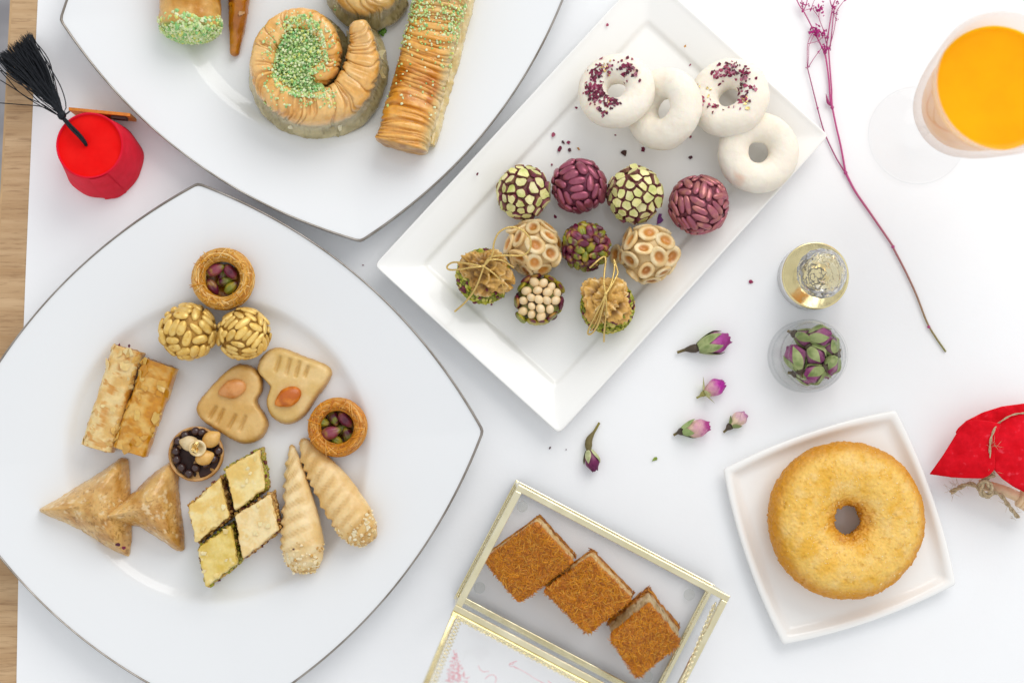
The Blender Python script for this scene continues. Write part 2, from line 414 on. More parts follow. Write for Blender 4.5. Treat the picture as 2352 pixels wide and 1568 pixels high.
M['pisttop'] = mat('pisttop', S('#ebe2ae'), S('#ddd58c'), .05, .12, rand=.13, rough=.5, bump=1.2, bscale=.18, spots=(S('#b4bc5e'), .02, .46, .7))
M['pistside'] = mat('pistside', S('#7c2c48'), S('#7d5a3a'), .08, .25, rand=.15, rough=.5, bump=1, bscale=.3)
# ------------------------------------------------------------------ the setting: floor, table, paper
g = G(); g.add(*box(0, 0, -3050, 14000, 14000, 50))
o = link('floor', g.mesh('floor', M['floor'], False)); o['kind'] = 'structure'
o['label'] = 'grey floor far below the table edge'

def slab(poly, z0, z1):
    n = len(poly); V = np.vstack([np.c_[poly, np.full(n, z1)], np.c_[poly, np.full(n, z0)]])
    j = np.arange(n); j2 = (j + 1) % n
    return V, [np.arange(n)[None, :], (n + np.arange(n)[::-1])[None, :], np.stack([j, n + j, n + j2, j2], 1)]

e0, e1 = P(28, 0, -3)[:2], P(3, 488, -3)[:2]
ed = unit(e0 - e1)
top, bot = e1 + ed * 2400, e1 - ed * 2600
t = thing('table', 'light oak table under the white paper sheet', 'table', (0, 0, 0))
g = G(); g.add(*slab(np.array([top, bot, [3200, bot[1]], [3200, top[1]]]), -110, -3)); part('tabletop', g, M['wood'], t, False)
nn = np.array([-ed[1], ed[0]]); nn = nn if nn[0] < 0 else -nn
g = G(); g.add(*slab(np.array([top, top + nn * 5, bot + nn * 5, bot]), -110, -3.4)); part('edge_band', g, M['woodedge'], t, False)
for lx, ly in ((-900, 1700), (-800, -1900), (2900, 1700), (2900, -1900)):
    g = G(); g.add(*box(lx, ly, -1555, 90, 90, 1445)); part('leg', g, M['wood'], t, False)

pe = catmull(PP([(90, -60), (87, 0), (76, 240), (65, 488), (53, 800), (45, 1180), (38, 1568), (36, 1700)], -1)[:, :2], 60)
pe = np.vstack([[pe[0, 0] + 40, 1900], pe, [pe[-1, 0] - 20, -1750], [2400, -1750], [2400, 1900]])
g = G(); g.add(*slab(pe, -2.6, 0))
tag(link('paper_sheet', g.mesh('paper_sheet', M['paper'], False)), 'large white paper sheet spread over the wooden table', 'paper')

# ------------------------------------------------------------------ plates
def sq_outline(hx, hy, bulge, rad, n=400):
    c = np.array([[-hx, -hy], [hx, -hy], [hx, hy], [-hx, hy]], float); out = []
    for i in range(4):
        a, b = c[i], c[(i + 1) % 4]; u = np.linspace(0, 1, n // 4, endpoint=False)[:, None]
        d = b - a; nn = np.array([d[1], -d[0]]) / np.linalg.norm(d)
        out.append(a + d * u + nn * bulge * 4 * u * (1 - u))
    p = np.vstack(out)
    per = np.linalg.norm(np.diff(np.vstack([p, p[:1]]), axis=0), axis=1).mean()
    w = max(1, int(rad / per)); p = np.roll(smooth_closed(np.roll(p, n // 8, 0), w), -n // 8, 0)
    return p
def ringstack(outs, zs):
    R = np.array([np.c_[o, np.full(len(o), z)] for o, z in zip(outs, zs)])
    R[0, :, :2] *= .001; R[-1, :, :2] *= .001
    return rings(R)

def big_plate(A, B, flip, label):
    zr = 64
    a, b = P(*A, zr)[:2], P(*B, zr)[:2]
    d = b - a; side = np.linalg.norm(d); nn = np.array([d[1], -d[0]]) / side * flip
    cen = (a + b) / 2 + nn * side / 2; ang = math.atan2(d[1], d[0])
    t = thing('serving_plate', label, 'plate', (cen[0], cen[1], 0))
    h = side / 2 + 6
    O = sq_outline(h, h, 78, 16) @ rotz(ang)[:2, :2].T
    th = np.arctan2(O[:, 1], O[:, 0]); C1 = np.c_[np.cos(th), np.sin(th)]
    outs, zs = [], []
    def c(r, z): outs.append(C1 * r); zs.append(z)
    def m(bf, z, R=336): outs.append(C1 * R * (1 - bf) + O * bf); zs.append(z)
    for r, z in ((.01, 16), (100, 16), (220, 16), (290, 16), (304, 17), (316, 19.5), (326, 24), (334, 29.5), (341, 33.5), (348, 36)): c(r, z)
    for bf in (.08, .2, .35, .5, .65, .8, .92, .975, .992): m(bf, 36 + 29 * bf ** 1.15, 348)
    m(.999, 64.6, 348); m(1, 62.5, 348); m(.996, 59.5, 348); m(.97, 56, 348)
    for bf in (.8, .5, .2): m(bf, 30 + 26 * bf ** 1.1, 335)
    for r, z in ((320, 20), (300, 10), (292, 1), (284, .5), (276, 8), (200, 9), (.01, 9)): c(r, z)
    g = G(); g.add(*ringstack(outs, zs)); body = part('dish', g, M['china'], t)
    # metal band along the lip: wraps the edge
    outs, zs = [], []
    for s, z in ((.9815, 85.0), (.990, 87.4), (1.001, 87.4), (1.0075, 84.5), (1.008, 80.5), (1.001, 76.5), (.990, 76.5), (.9825, 79.5)):
        outs.append(C1 * 348 * (1 - s) + O * s); zs.append(z - 20)
    R = np.array([np.c_[o_, np.full(len(o_), z)] for o_, z in zip(outs, zs)])
    g = G(); g.add(R.reshape(-1, 3), [gridF(len(R), R.shape[1], True, True)]); part('silver_rim', g, M['silver'], t)
    return cen
big_plate((146, 45), (827, 547), -1, 'silver rimmed rounded square plate holding the syrup soaked phyllo rolls and spirals')
big_plate((455, 429), (1102, 990), 1, 'silver rimmed rounded square plate holding hearts, nests, rolls and diamond pastries')

def frame_from(corners, z):
    p = PP(corners, z)[:, :2]; cen = p.mean(0)
    ux = unit((p[1] - p[0]) + (p[2] - p[3])); hx = (np.linalg.norm(p[1] - p[0]) + np.linalg.norm(p[2] - p[3])) / 4
    hy = (np.linalg.norm(p[3] - p[0]) + np.linalg.norm(p[2] - p[1])) / 4
    return cen, math.atan2(ux[1], ux[0]), hx, hy
# long rectangular plate; corners left, bottom, right, top
cen, ang, hx, hy = frame_from([(863, 614), (1292, 1003), (1896, 305), (1480, -74)], 50)
t = thing('rectangular_plate', 'cream white rectangular plate with nut balls and white ring cookies', 'plate', (cen[0], cen[1], 0))
outs, zs = [], []
def st(ix, iy, rad, z, bl=0):
    outs.append(sq_outline(hx - ix, hy - iy, bl, rad, 480) @ rotz(ang)[:2, :2].T); zs.append(z)
for k in (.99, .7, .35, .15): st(hx * k + 92 * (1 - k), hy * k + 92 * (1 - k), 14, 14)
st(92, 92, 18, 14); st(87, 87, 20, 14.5); st(83, 83, 22, 16); st(80, 80, 24, 18.5); st(77, 77, 24, 21.5); st(74, 74, 24, 23.8); st(69, 69, 24, 25.5)
for k in (.75, .5, .25, .1): st(69 * k, 69 * k, 24, 50 - 24 * k)
st(3, 3, 22, 50.6); st(.8, .8, 22, 49.5); st(0, 0, 22, 47); st(1.5, 1.5, 22, 43.5); st(6, 6, 22, 41)
for k in (.3, .7, 1): st(76 * k, 76 * k, 22, 41 - 27 * k)
st(84, 84, 20, 2); st(90, 90, 20, 1); st(97, 97, 20, 6); st(hx * .99, hy * .99, 10, 6)
g = G(); g.add(*ringstack(outs, zs)); part('dish', g, M['china_warm'], t)

cen, ang, hx, hy = frame_from([(1795, 1480), (2192, 1345), (2063, 938), (1666, 1077)], 31)
t = thing('side_plate', 'small white square plate with curved sides under the sugared doughnut', 'plate', (cen[0], cen[1], 0))
outs, zs = [], []
def st(i, rad, z, bl):
    outs.append(sq_outline(hx - i, hy - i, bl, rad, 400) @ rotz(ang)[:2, :2].T); zs.append(z)
for k in (.99, .7, .4): st(hx * k + 40 * (1 - k), 8, 13, 8)
st(40, 14, 13, 12); st(35, 14, 13.4, 13); st(30, 15, 15, 14); st(25, 12, 18, 15); st(21, 11, 22, 15.5); st(18, 10, 25.5, 16)
st(15, 9, 28.5, 16); st(10, 9, 30.5, 16); st(6, 9, 31, 16); st(2, 9, 29.5, 16); st(0, 9, 27, 16); st(1.5, 9, 23, 16); st(9, 10, 16, 15)
st(26, 14, 10, 13); st(36, 14, 1.5, 12); st(42, 14, 1, 11); st(48, 14, 6, 10); st(hx * .99, 8, 6, 8)
g = G(); g.add(*ringstack(outs, zs)); part('dish', g, M['china_warm'], t)
PL, PR, PS = 16.0, 14.0, 13.0          # inner floor heights: round-cornered plates, rectangular plate, side plate

# ------------------------------------------------------------------ generic pastry bodies
def sweep(path, w, h, z0=0.0, k=44, p=2.4, disp=None, colf=None, lift=0.0, cap=(.97, .85, .6, .3, .02), capcol=None, capbulge=0.0):
    """body lying along a 2-D path: superellipse section, half width w, height h"""
    path = np.asarray(path, float); n0 = len(path)
    w = np.broadcast_to(np.asarray(w, float), (n0,)); h = np.broadcast_to(np.asarray(h, float), (n0,)); lift = np.broadcast_to(np.asarray(lift, float), (n0,))
    nc = len(cap); idx = np.r_[np.zeros(nc, int), np.arange(n0), np.full(nc, n0 - 1)]
    sc = np.r_[np.array(cap[::-1]), np.ones(n0), np.array(cap)]; iscap = np.r_[np.ones(nc), np.zeros(n0), np.ones(nc)]
    t = unit(np.gradient(path, axis=0)); nr = np.stack([-t[:, 1], t[:, 0]], 1)
    s = np.r_[0, np.cumsum(np.linalg.norm(np.diff(path, axis=0), axis=1))]
    ph = np.arange(k) * 2 * math.pi / k
    ex = np.sign(np.cos(ph)) * np.abs(np.cos(ph)) ** (2 / p); ez = np.sign(np.sin(ph)) * np.abs(np.sin(ph)) ** (2 / p)
    push = np.r_[-np.sqrt(1 - np.array(cap[::-1]) ** 2), np.zeros(n0), np.sqrt(1 - np.array(cap) ** 2)] * capbulge
    lat = ex[None] * (w[idx] * sc)[:, None]; ver = ez[None] * (h[idx] * sc / 2)[:, None]
    ss = s[idx][:, None] + 0 * lat; pp = ph[None] + 0 * lat
    pos = np.dstack([path[idx, 0][:, None] + nr[idx, 0][:, None] * lat + t[idx, 0][:, None] * push[:, None],
                     path[idx, 1][:, None] + nr[idx, 1][:, None] * lat + t[idx, 1][:, None] * push[:, None],
                     z0 + lift[idx][:, None] + h[idx][:, None] / 2 + ver])
    if disp is not None:
        d = disp(ss, pp, pos) * sc[:, None]
        pos = pos + np.dstack([nr[idx, 0][:, None] * np.cos(ph)[None] * d, nr[idx, 1][:, None] * np.cos(ph)[None] * d, np.maximum(np.sin(ph), -.1)[None] * d])
    col = colf(ss, pp, pos, s[-1]) if colf else np.ones(pos.shape)
    if capcol is not None:
        cc = capcol(pos); f = (iscap * sstep(1.01, .93, sc))[:, None, None]; col = col * (1 - f) + cc * f
        e = fbm(pos * .12, 3) * 5 * iscap[:, None] * (sc < .95)[:, None]
        pos = pos + np.dstack([t[idx, 0][:, None] * e, t[idx, 1][:, None] * e, 0 * e])
    pos[..., 2] = np.maximum(pos[..., 2], z0 + .2)
    V = pos.reshape(-1, 3); return V, [gridF(len(idx), k, False, True)], col.reshape(-1, 3)

def pillow(poly, c, z0, h, prof, disp=None, colf=None, lat=0.0, seed=0, n=220, tilt=None):
    """body over a star-shaped outline: prof = [(scale, height fraction)...] from the centre top to the underside"""
    poly = np.asarray(poly, float); poly = resample(poly, n, True) if len(poly) != n else poly
    pr = np.asarray(prof, float); c = np.asarray(c, float)
    xy = c + (poly - c)[None] * pr[:, 0][:, None, None]
    z = np.broadcast_to((z0 + h * pr[:, 1])[:, None], xy.shape[:2]).copy()
    pos = np.dstack([xy, z])
    if disp is not None: pos[..., 2] += disp(pos) * np.clip(pr[:, 1], 0, 1)[:, None]
    if lat:
        nr = unit(poly - c); d = fbm(pos * .11, seed) * lat * (pr[:, 0] > .9)[:, None]
        pos[..., 0] += nr[:, 0] * d; pos[..., 1] += nr[:, 1] * d
    tt = np.broadcast_to(pr[:, 0][:, None], z.shape); hf = np.broadcast_to(pr[:, 1][:, None], z.shape)
    col = colf(pos, tt, hf) if colf else np.ones(pos.shape)
    if tilt is not None: pos[..., 2] += tilt(pos)
    return pos.reshape(-1, 3), [gridF(len(pr), len(poly), False, True)], col.reshape(-1, 3)

def crumbs(centres, size, palette, sub=1):
    """many tiny grains in one mesh"""
    g = G(); v, f = ico(sub)
    for c in centres:
        s = size * rng.uniform(.55, 1.3)
        w = v * rng.uniform(.65, 1.2, (len(v), 1)) * s * rng.uniform(.8, 1.2, 3)
        g.add(w + c, f, palette[rng.integers(len(palette))])
    return g
GREEN = [S(c) for c in ('#cfe0a6', '#c2d994', '#dde6b6', '#b3d48c', '#a4cf90', '#96cc8c', '#dfe08c', '#e8ebc4', '#c9dd9e', '#d2e3ac', '#e6efca', '#dfe9ba')]
# ------------------------------------------------------------------ syrup pastries on the upper plate
def base_of(V):
    V = np.asarray(V); return np.array([(V[:, 0].min() + V[:, 0].max()) / 2, (V[:, 1].min() + V[:, 1].max()) / 2, 0.0])
def wrinkle(fs, fp, amp, seed):
    def f(s, p, pos):
        a = fbm(np.dstack([s * fs + .6 * np.sin(p * 2 + s * .02), p * fp, 0 * s + seed]), seed, 3)
        b = fbm(np.dstack([s * fs * 2.3, p * fp * 1.5, 0 * s + seed + 4]), seed + 9, 3)
        cre = np.exp(-(a / .075) ** 2)
        return amp * (.75 * np.abs(a) ** .6 - .95 * cre + .35 * b) * np.clip(np.sin(p) * 1.6 + .6, .15, 1)
    return f
def scatter_flakes(t, n, samp, size, cols, mat_, name='phyllo_flakes', bend=.3):
    g = G()
    for _ in range(n):
        p, nrm = samp(); v, f = flake(size * rng.uniform(.5, 1.3), bend, .5, 7)
        R = frame(nrm, rng.normal(size=3))
        g.add(v @ R.T + p, f, cols[rng.integers(len(cols))] * rng.uniform(.9, 1.1))
    return part(name, g, mat_, t, False, kind='stuff')

def snail(path2d, hw, top, z0, label, golden, pale, crumbs_fn=None):
    n = 560; pa = catmull(path2d, n); w = np.interp(np.linspace(0, 1, n), *hw)
    h = np.full(n, top); c = base_of(np.c_[pa, np.zeros(n)])
    t = thing('phyllo_spiral', label, 'pastry', (c[0], c[1], z0)); pa = pa - c[:2]
    wr = wrinkle(.060, .28, 4.2, 5)
    def disp(s, p, pos):
        low = sstep(.45, .05, pos[..., 2] / top)
        return wr(s, p, pos) + low * 26 + fbm(pos * .05, 8) * 6 * low
    def colf(s, p, pos, L):
        zf = pos[..., 2] / top
        a = fbm(pos * .03, 2); b = fbm(np.dstack([s * .060 + .6 * np.sin(p * 2 + s * .02), p * .28, 0 * s + 5]), 5, 3)
        gold = lerp(golden[0], golden[1], sstep(-.35, .4, a)); gold = lerp(gold, golden[2], np.exp(-(b / .08) ** 2) * .5)  # shade of the pleat creases put into the colour
        tail = sstep(.34, .0, s / L); gold = lerp(gold, S('#e0c08c'), tail * .55 * sstep(-.3, .3, fbm(pos * .06, 6)))
        side = lerp(pale[0], pale[1], sstep(-.3, .3, fbm(pos * .045, 3))); side = lerp(side, pale[2], sstep(.1, .5, fbm(pos * .1, 4)))
        return lerp(side, gold, sstep(.62, .84, zf + .10 * fbm(pos * .07, 7)))
    V, F, C = sweep(pa, w, h, 0, 68, 3.6, disp, colf, cap=(.96, .8, .5, .02), capbulge=12)
    g = G(); g.add(V, F, C); part('coil', g, M['wet'], t)
    return t, c, pa, w
sp = Q('c2', [(1140, 195), (1165, 330), (1165, 520), (1110, 680), (1015, 815), (860, 885), (700, 905), (540, 865), (410, 770), (335, 640), (325, 500), (360, 355), (450, 235), (575, 165), (710, 165), (820, 240), (885, 360), (890, 490), (850, 590), (765, 650)], 146)[:, :2]
GOLD = (S('#ecc58c'), S('#e2b070'), S('#c08040')); PALE = (S('#a69a74'), S('#c0b48e'), S('#857a54'))
t, c, pa, w = snail(sp, ([0, .10, .22, .5, .8, 1], [22, 38, 42, 33, 27, 22]), 138, PL, 'golden phyllo spiral with curled tail and green pistachio crumbs piled in its middle', GOLD, PALE)
ply = Q('c2', [(520, 160), (690, 135), (800, 200), (850, 330), (880, 480), (860, 600), (720, 660), (760, 730), (880, 770), (860, 850), (600, 830), (440, 760), (400, 620), (440, 430), (490, 300)], 148)[:, :2] - c[:2]
def inside(q, poly):
    x, y = poly[:, 0], poly[:, 1]; x2, y2 = np.roll(x, -1), np.roll(y, -1)
    k = ((y > q[1]) != (y2 > q[1])) & (q[0] < (x2 - x) * (q[1] - y) / (y2 - y + 1e-9) + x); return k.sum() % 2 == 1
def coil_z(q):
    d = np.linalg.norm(pa - q, axis=1); i = d.argmin(); r = d[i] / w[i]
    return 138 * (.5 + .5 * max(0, 1 - min(r, 1) ** 2.7) ** (1 / 2.7)) if r < 1 else 70
pts = []
while len(pts) < 2500:
    q = rng.uniform(ply.min(0) - 22, ply.max(0) + 22)
    if inside(q, ply) or (rng.random() < .10):
        cz = coil_z(q); z = cz + rng.uniform(0, 5)
        if cz < 130 and inside(q, ply): z = max(z, rng.uniform(118, 137))
        elif not inside(q, ply) and cz < 105: continue
        pts.append([q[0], q[1], z])
V, F, C = pillow(ply, ply.mean(0), 40, 84, [(q_, 1 - .1 * q_ ** 2) for q_ in np.linspace(.01, .96, 14)] + [(1, .8), (1, 0), (.02, 0)], lambda q: 6 * fbm(q * .06, 3), lambda q, tt, hf: lerp(S('#bfd894'), S('#a8cc88'), sstep(-.2, .3, fbm(q * .12, 4))))
g = G(); g.add(V, F, C); part('crumb_heap', g, M['crumb'], t)
part('pistachio_crumbs', crumbs(pts, 2.8, GREEN), M['crumb'], t, False, kind='stuff')
def samp():
    i = rng.integers(len(pa)); k = rng.choice([-1, 1]); tt = unit(pa[min(i+3, len(pa)-1)] - pa[max(i-3, 0)]); nr = np.array([-tt[1], tt[0]]) * k
    return np.r_[pa[i] + nr * (w[i] + 6), rng.uniform(20, 80)], np.r_[nr, .5]
scatter_flakes(t, 34, samp, 15, [S('#c9bc98'), S('#a79a74'), S('#d8ceb0')], M['wet'])

an = np.linspace(0.3, 2 * math.pi + .6, 20); c0 = P(836, -62, 146)[:2]
path2 = c0 + np.stack([np.cos(-an) * np.linspace(52, 44, 20), np.sin(-an) * np.linspace(52, 44, 20)], 1)
t, c, pa, w = snail(path2, ([0, 1], [36, 32]), 132, PL, 'pale phyllo spiral behind the curled one, its soaked base showing', (S('#d8b67c'), S('#cfa568'), S('#b88a50')), PALE)
ang_ = rng.uniform(0, 6.28, 130); rr = rng.uniform(60, 96, 130)
part('pistachio_crumbs', crumbs(np.c_[c0[0] - c[0] + rr * np.cos(ang_), c0[1] - c[1] + rr * np.sin(ang_), rng.uniform(4, 60, 130)], 3.0, GREEN), M['crumb'], t, False, kind='stuff')

# long wrinkled roll
pa = np.linspace(P(923, 334, 96)[:2], P(1042, -105, 60)[:2], 300); c = base_of(np.c_[pa, np.zeros(len(pa))])
t = thing('wrinkled_roll', 'long wrinkled golden phyllo roll with green crumbs across it', 'pastry', (c[0], c[1], PL)); pa = pa - c[:2]
wr = wrinkle(.095, .28, 4.8, 21)
def colf(s, p, pos, L):
    a = fbm(np.dstack([s * .095 + .6 * np.sin(p * 2 + s * .02), p * .28, 0 * s + 21]), 21, 3)
    col = lerp(S('#e9b978'), S('#dba05a'), sstep(-.3, .3, fbm(pos * .035, 12)))
    brown = sstep(.16, .24, s / L) * sstep(.46, .30, s / L) * sstep(-.15, .35, np.cos(p - 1.9) + .2 * fbm(pos * .05, 3))
    col = lerp(col, S('#b1602a'), .75 * brown * sstep(-.3, .2, fbm(pos * .06, 15)))
    col = lerp(col, S('#c08044'), .5 * np.exp(-(a / .08) ** 2))  # wrinkle creases painted darker to deepen their shade
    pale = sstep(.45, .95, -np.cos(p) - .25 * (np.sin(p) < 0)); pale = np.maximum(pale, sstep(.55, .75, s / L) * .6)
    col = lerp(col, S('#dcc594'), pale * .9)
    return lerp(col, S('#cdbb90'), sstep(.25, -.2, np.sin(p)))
RLIFT = 28 * sstep(.36, .0, np.linspace(0, 1, 300))
w = 60 + 3 * fbm(np.c_[np.arange(300) * .03, np.zeros(300), np.zeros(300)], 4)
V, F, C = sweep(pa, w, 92, 0, 60, 2.7, lambda s, p, q: wr(s, p, q) + 3 * fbm(q * .03, 31), colf, RLIFT, cap=(.97, .85, .6, .3, .02),
                capcol=lambda q: lerp(S('#c9a06a'), S('#a3764a'), sstep(-.2, .3, fbm(q * .09, 2))), capbulge=8)
g = G(); g.add(V, F, C); part('rolled_phyllo', g, M['phyllo'], t)
ax = unit(pa[-1] - pa[0]); nr = np.array([-ax[1], ax[0]])
lay = G()                                                   # loose pale layer along the far side
pb = pa[14:] - nr * 58
V, F, C = sweep(pb, 15 + 4 * fbm(np.c_[np.arange(len(pb)) * .08, np.zeros((len(pb), 2))], 5), 40, 0, 20, 2.2, lambda s, p, q: 4 * fbm(q * .08, 6),
                lambda s, p, q, L: lerp(S('#dccba2'), S('#cdb682'), sstep(-.3, .3, fbm(q * .05, 3))), RLIFT[14:])
lay.add(V, F, C); part('loose_layer', lay, M['wet'], t)
pts = []
for _ in range(900):
    u = rng.normal(.66, .09); u = u if rng.random() < .85 else rng.uniform(.15, .9)
    v = rng.uniform(-.98, 1.0); b = pa[0] + (pa[-1] - pa[0]) * u + nr * v * 62
    if 0.15 < u < .95 and rng.random() < .35 + .65 * abs(v): pts.append(np.r_[b, 46 + 46 * max(0, 1 - abs(v) ** 2.7) ** .37 + rng.uniform(0, 3) + 28 * float(sstep(.36, 0, u))])
part('pistachio_crumbs', crumbs(pts, 2.9, GREEN), M['crumb'], t, False, kind='stuff')

# roll with crumb-coated end
pa = np.linspace(P(437, 58, 70)[:2], P(445, -190, 70)[:2], 60); c = base_of(np.c_[pa, np.zeros(60)])
t = thing('crumb_tipped_roll', 'thick brown phyllo roll whose open end is coated in green crumbs', 'pastry', (c[0], c[1], PL)); pa = pa - c[:2]
V, F, C = sweep(pa, 68, 112, 0, 52, 2.4, lambda s, p, q: 6 * fbm(q * .03, 41) + wrinkle(.03, .6, 2.5, 7)(s, p, q),
                lambda s, p, q, L: lerp(S('#d8ae72'), S('#bd8645'), sstep(-.3, .35, fbm(q * .035, 42))),
                cap=(.99, .95, .86, .7, .5, .25, .02), capcol=lambda q: lerp(S('#8faa55'), S('#6f8a40'), sstep(-.2, .2, fbm(q * .1, 3))), capbulge=34)
g = G(); g.add(V, F, C); part('rolled_phyllo', g, M['phyllo'], t)
pts = []; ax = unit(pa[0] - pa[-1]); nr = np.array([-ax[1], ax[0]])
for _ in range(1300):
    a = rng.uniform(0, 2 * math.pi); q = math.sqrt(rng.random()); cap = q < .995
    lat, ver = 68 * q * math.cos(a), 56 + 57 * q * math.sin(a); push = 36 * math.sqrt(max(0, 1 - q * q))
    if rng.random() < .16: lat, ver, push = 69 * math.cos(a), 56 + 58 * math.sin(a), -rng.uniform(0, 18) * abs(math.sin(a * 2 + 1))
    if ver < 4: continue
    pts.append(np.r_[pa[0] + ax * (push + rng.uniform(-1, 3)) + nr * lat, ver])
part('pistachio_crumbs', crumbs(pts, 4.6, GREEN), M['crumb'], t, False, kind='stuff')

# pointed amber horn
pa = catmull(PP([(537, 118), (540, 90), (545, 50), (549, 5), (556, -60), (562, -130)], 40)[:, :2], 70); c = base_of(np.c_[pa, np.zeros(70)])
t = thing('amber_horn', 'narrow amber phyllo horn tapering to a point beside the crumb tipped roll', 'pastry', (c[0], c[1], PL)); pa = pa - c[:2]
u = np.linspace(0, 1, 70)
V, F, C = sweep(pa, 11 + 24 * u ** .8, 24 + 62 * u ** .9, 0, 40, 2.1, lambda s, p, q: 3.5 * fbm(q * .045, 51),
                lambda s, p, q, L: lerp(lerp(S('#c07f2f'), S('#a8672a'), sstep(-.3, .3, fbm(q * .04, 5))), lerp(S('#c8a066'), S('#6d4236'), sstep(.1, .4, fbm(q * .05, 9))),
                                        sstep(.25, .5, s / L + .25 * np.sin(p * 1.0 + 2.2) + .1 * fbm(q * .08, 6))), cap=(.95, .75, .4, .02), capbulge=9)
g = G(); g.add(V, F, C); part('rolled_phyllo', g, M['wet'], t)
def samp():
    i = rng.integers(12, 68); a = rng.uniform(.4, 2.7); tt = unit(pa[i] - pa[i-1]); nr = np.array([-tt[1], tt[0]]); ww, hh = 11 + 24 * u[i] ** .8, 24 + 62 * u[i] ** .9
    return np.r_[pa[i] + nr * math.cos(a) * ww, hh / 2 + hh / 2 * math.sin(a) + .6], np.r_[nr * math.cos(a), math.sin(a)] + rng.normal(0, .1, 3)
scatter_flakes(t, 8, samp, 9, [S('#b5803c'), S('#a8742f')], M['phyllo'], bend=.03)

# crumbs fallen on the upper plate
for (x, y, s, cc) in ((878, 75, 9, '#6f9a4a'), (898, 37, 4.5, '#8a5a34'), (585, 183, 5, '#4f9a58'), (622, 268, 4, '#c9cf90')):
    g = crumbs([(0, 0, s * .5)] if s < 6 else [(0, 0, 3), (4, 2, 3), (-4, -1, 3), (1, -4, 3)], s * .7, [S(cc)])
    p = P(x, y, PL); single('fallen_crumb', g, M['crumb'], (p[0], p[1], PL), 'tiny green or brown crumb lying on the plate of syrup pastries', 'crumb', 'crumbs fallen on the upper plate', False)

# ------------------------------------------------------------------ pastries on the lower plate
def cigar(A, B, hw, h, label, c1, c2, c3, seed):
    pa = np.linspace(P(*cr('c4', *A), h * .8)[:2], P(*cr('c4', *B), h * .8)[:2], 110); c = base_of(np.c_[pa, np.zeros(110)])
    t = thing('phyllo_roll', label, 'pastry', (c[0], c[1], PL)); pa = pa - c[:2]
    def disp(s, p, q): return 3.0 * fbm(q * .04, seed) + 1.6 * np.round(2.5 * fbm(q * .05, seed + 3)) / 2.5
    def colf(s, p, q, L):
        a = fbm(q * .045, seed + 1); b = np.round(3 * fbm(q * .06, seed + 3)) / 3
        return lerp(lerp(c1, c2, sstep(-.25, .3, a)), c3, sstep(.08, .4, b + .3 * fbm(q * .12, 2)) * .8)
    V, F, C = sweep(pa, hw, h, 0, 52, 3.2, disp, colf, cap=(.985, .9, .7, .45, .2, .02), capcol=lambda q: lerp(S('#b88a54'), S('#8d6236'), sstep(-.2, .3, fbm(q * .14, 2))))
    g = G(); g.add(V, F, C); part('rolled_phyllo', g, M['phyllo'], t)
    ax = unit(pa[-1] - pa[0]); nr = np.array([-ax[1], ax[0]]); L = np.linalg.norm(pa[-1] - pa[0])
    def samp():
        a = rng.uniform(.15, math.pi - .15); u = rng.uniform(.02, .98)
        ex = np.sign(math.cos(a)) * abs(math.cos(a)) ** (2 / 3.2); ez = abs(math.sin(a)) ** (2 / 3.2)
        n = np.r_[nr * math.cos(a), math.sin(a)] + rng.normal(0, .16, 3)
        return np.r_[pa[0] + ax * L * u + nr * ex * (hw + .6), h / 2 + ez * (h / 2 + 1.0)], n
    scatter_flakes(t, 30, samp, 12, [c1 * .98, c2, lerp(c1, c2, .5)], M['phyllo'], bend=.04)
    return t
cigar((652, 148), (458, 772), 35, 66, 'pale flaky phyllo roll lying against a browner roll', S('#e6cd9a'), S('#d9b377'), S('#c78b4a'), 61)
cigar((855, 240), (660, 792), 38, 70, 'browner flaky phyllo roll beside the pale one, above the triangles', S('#dcb674'), S('#c98f45'), S('#b87c35'), 71)

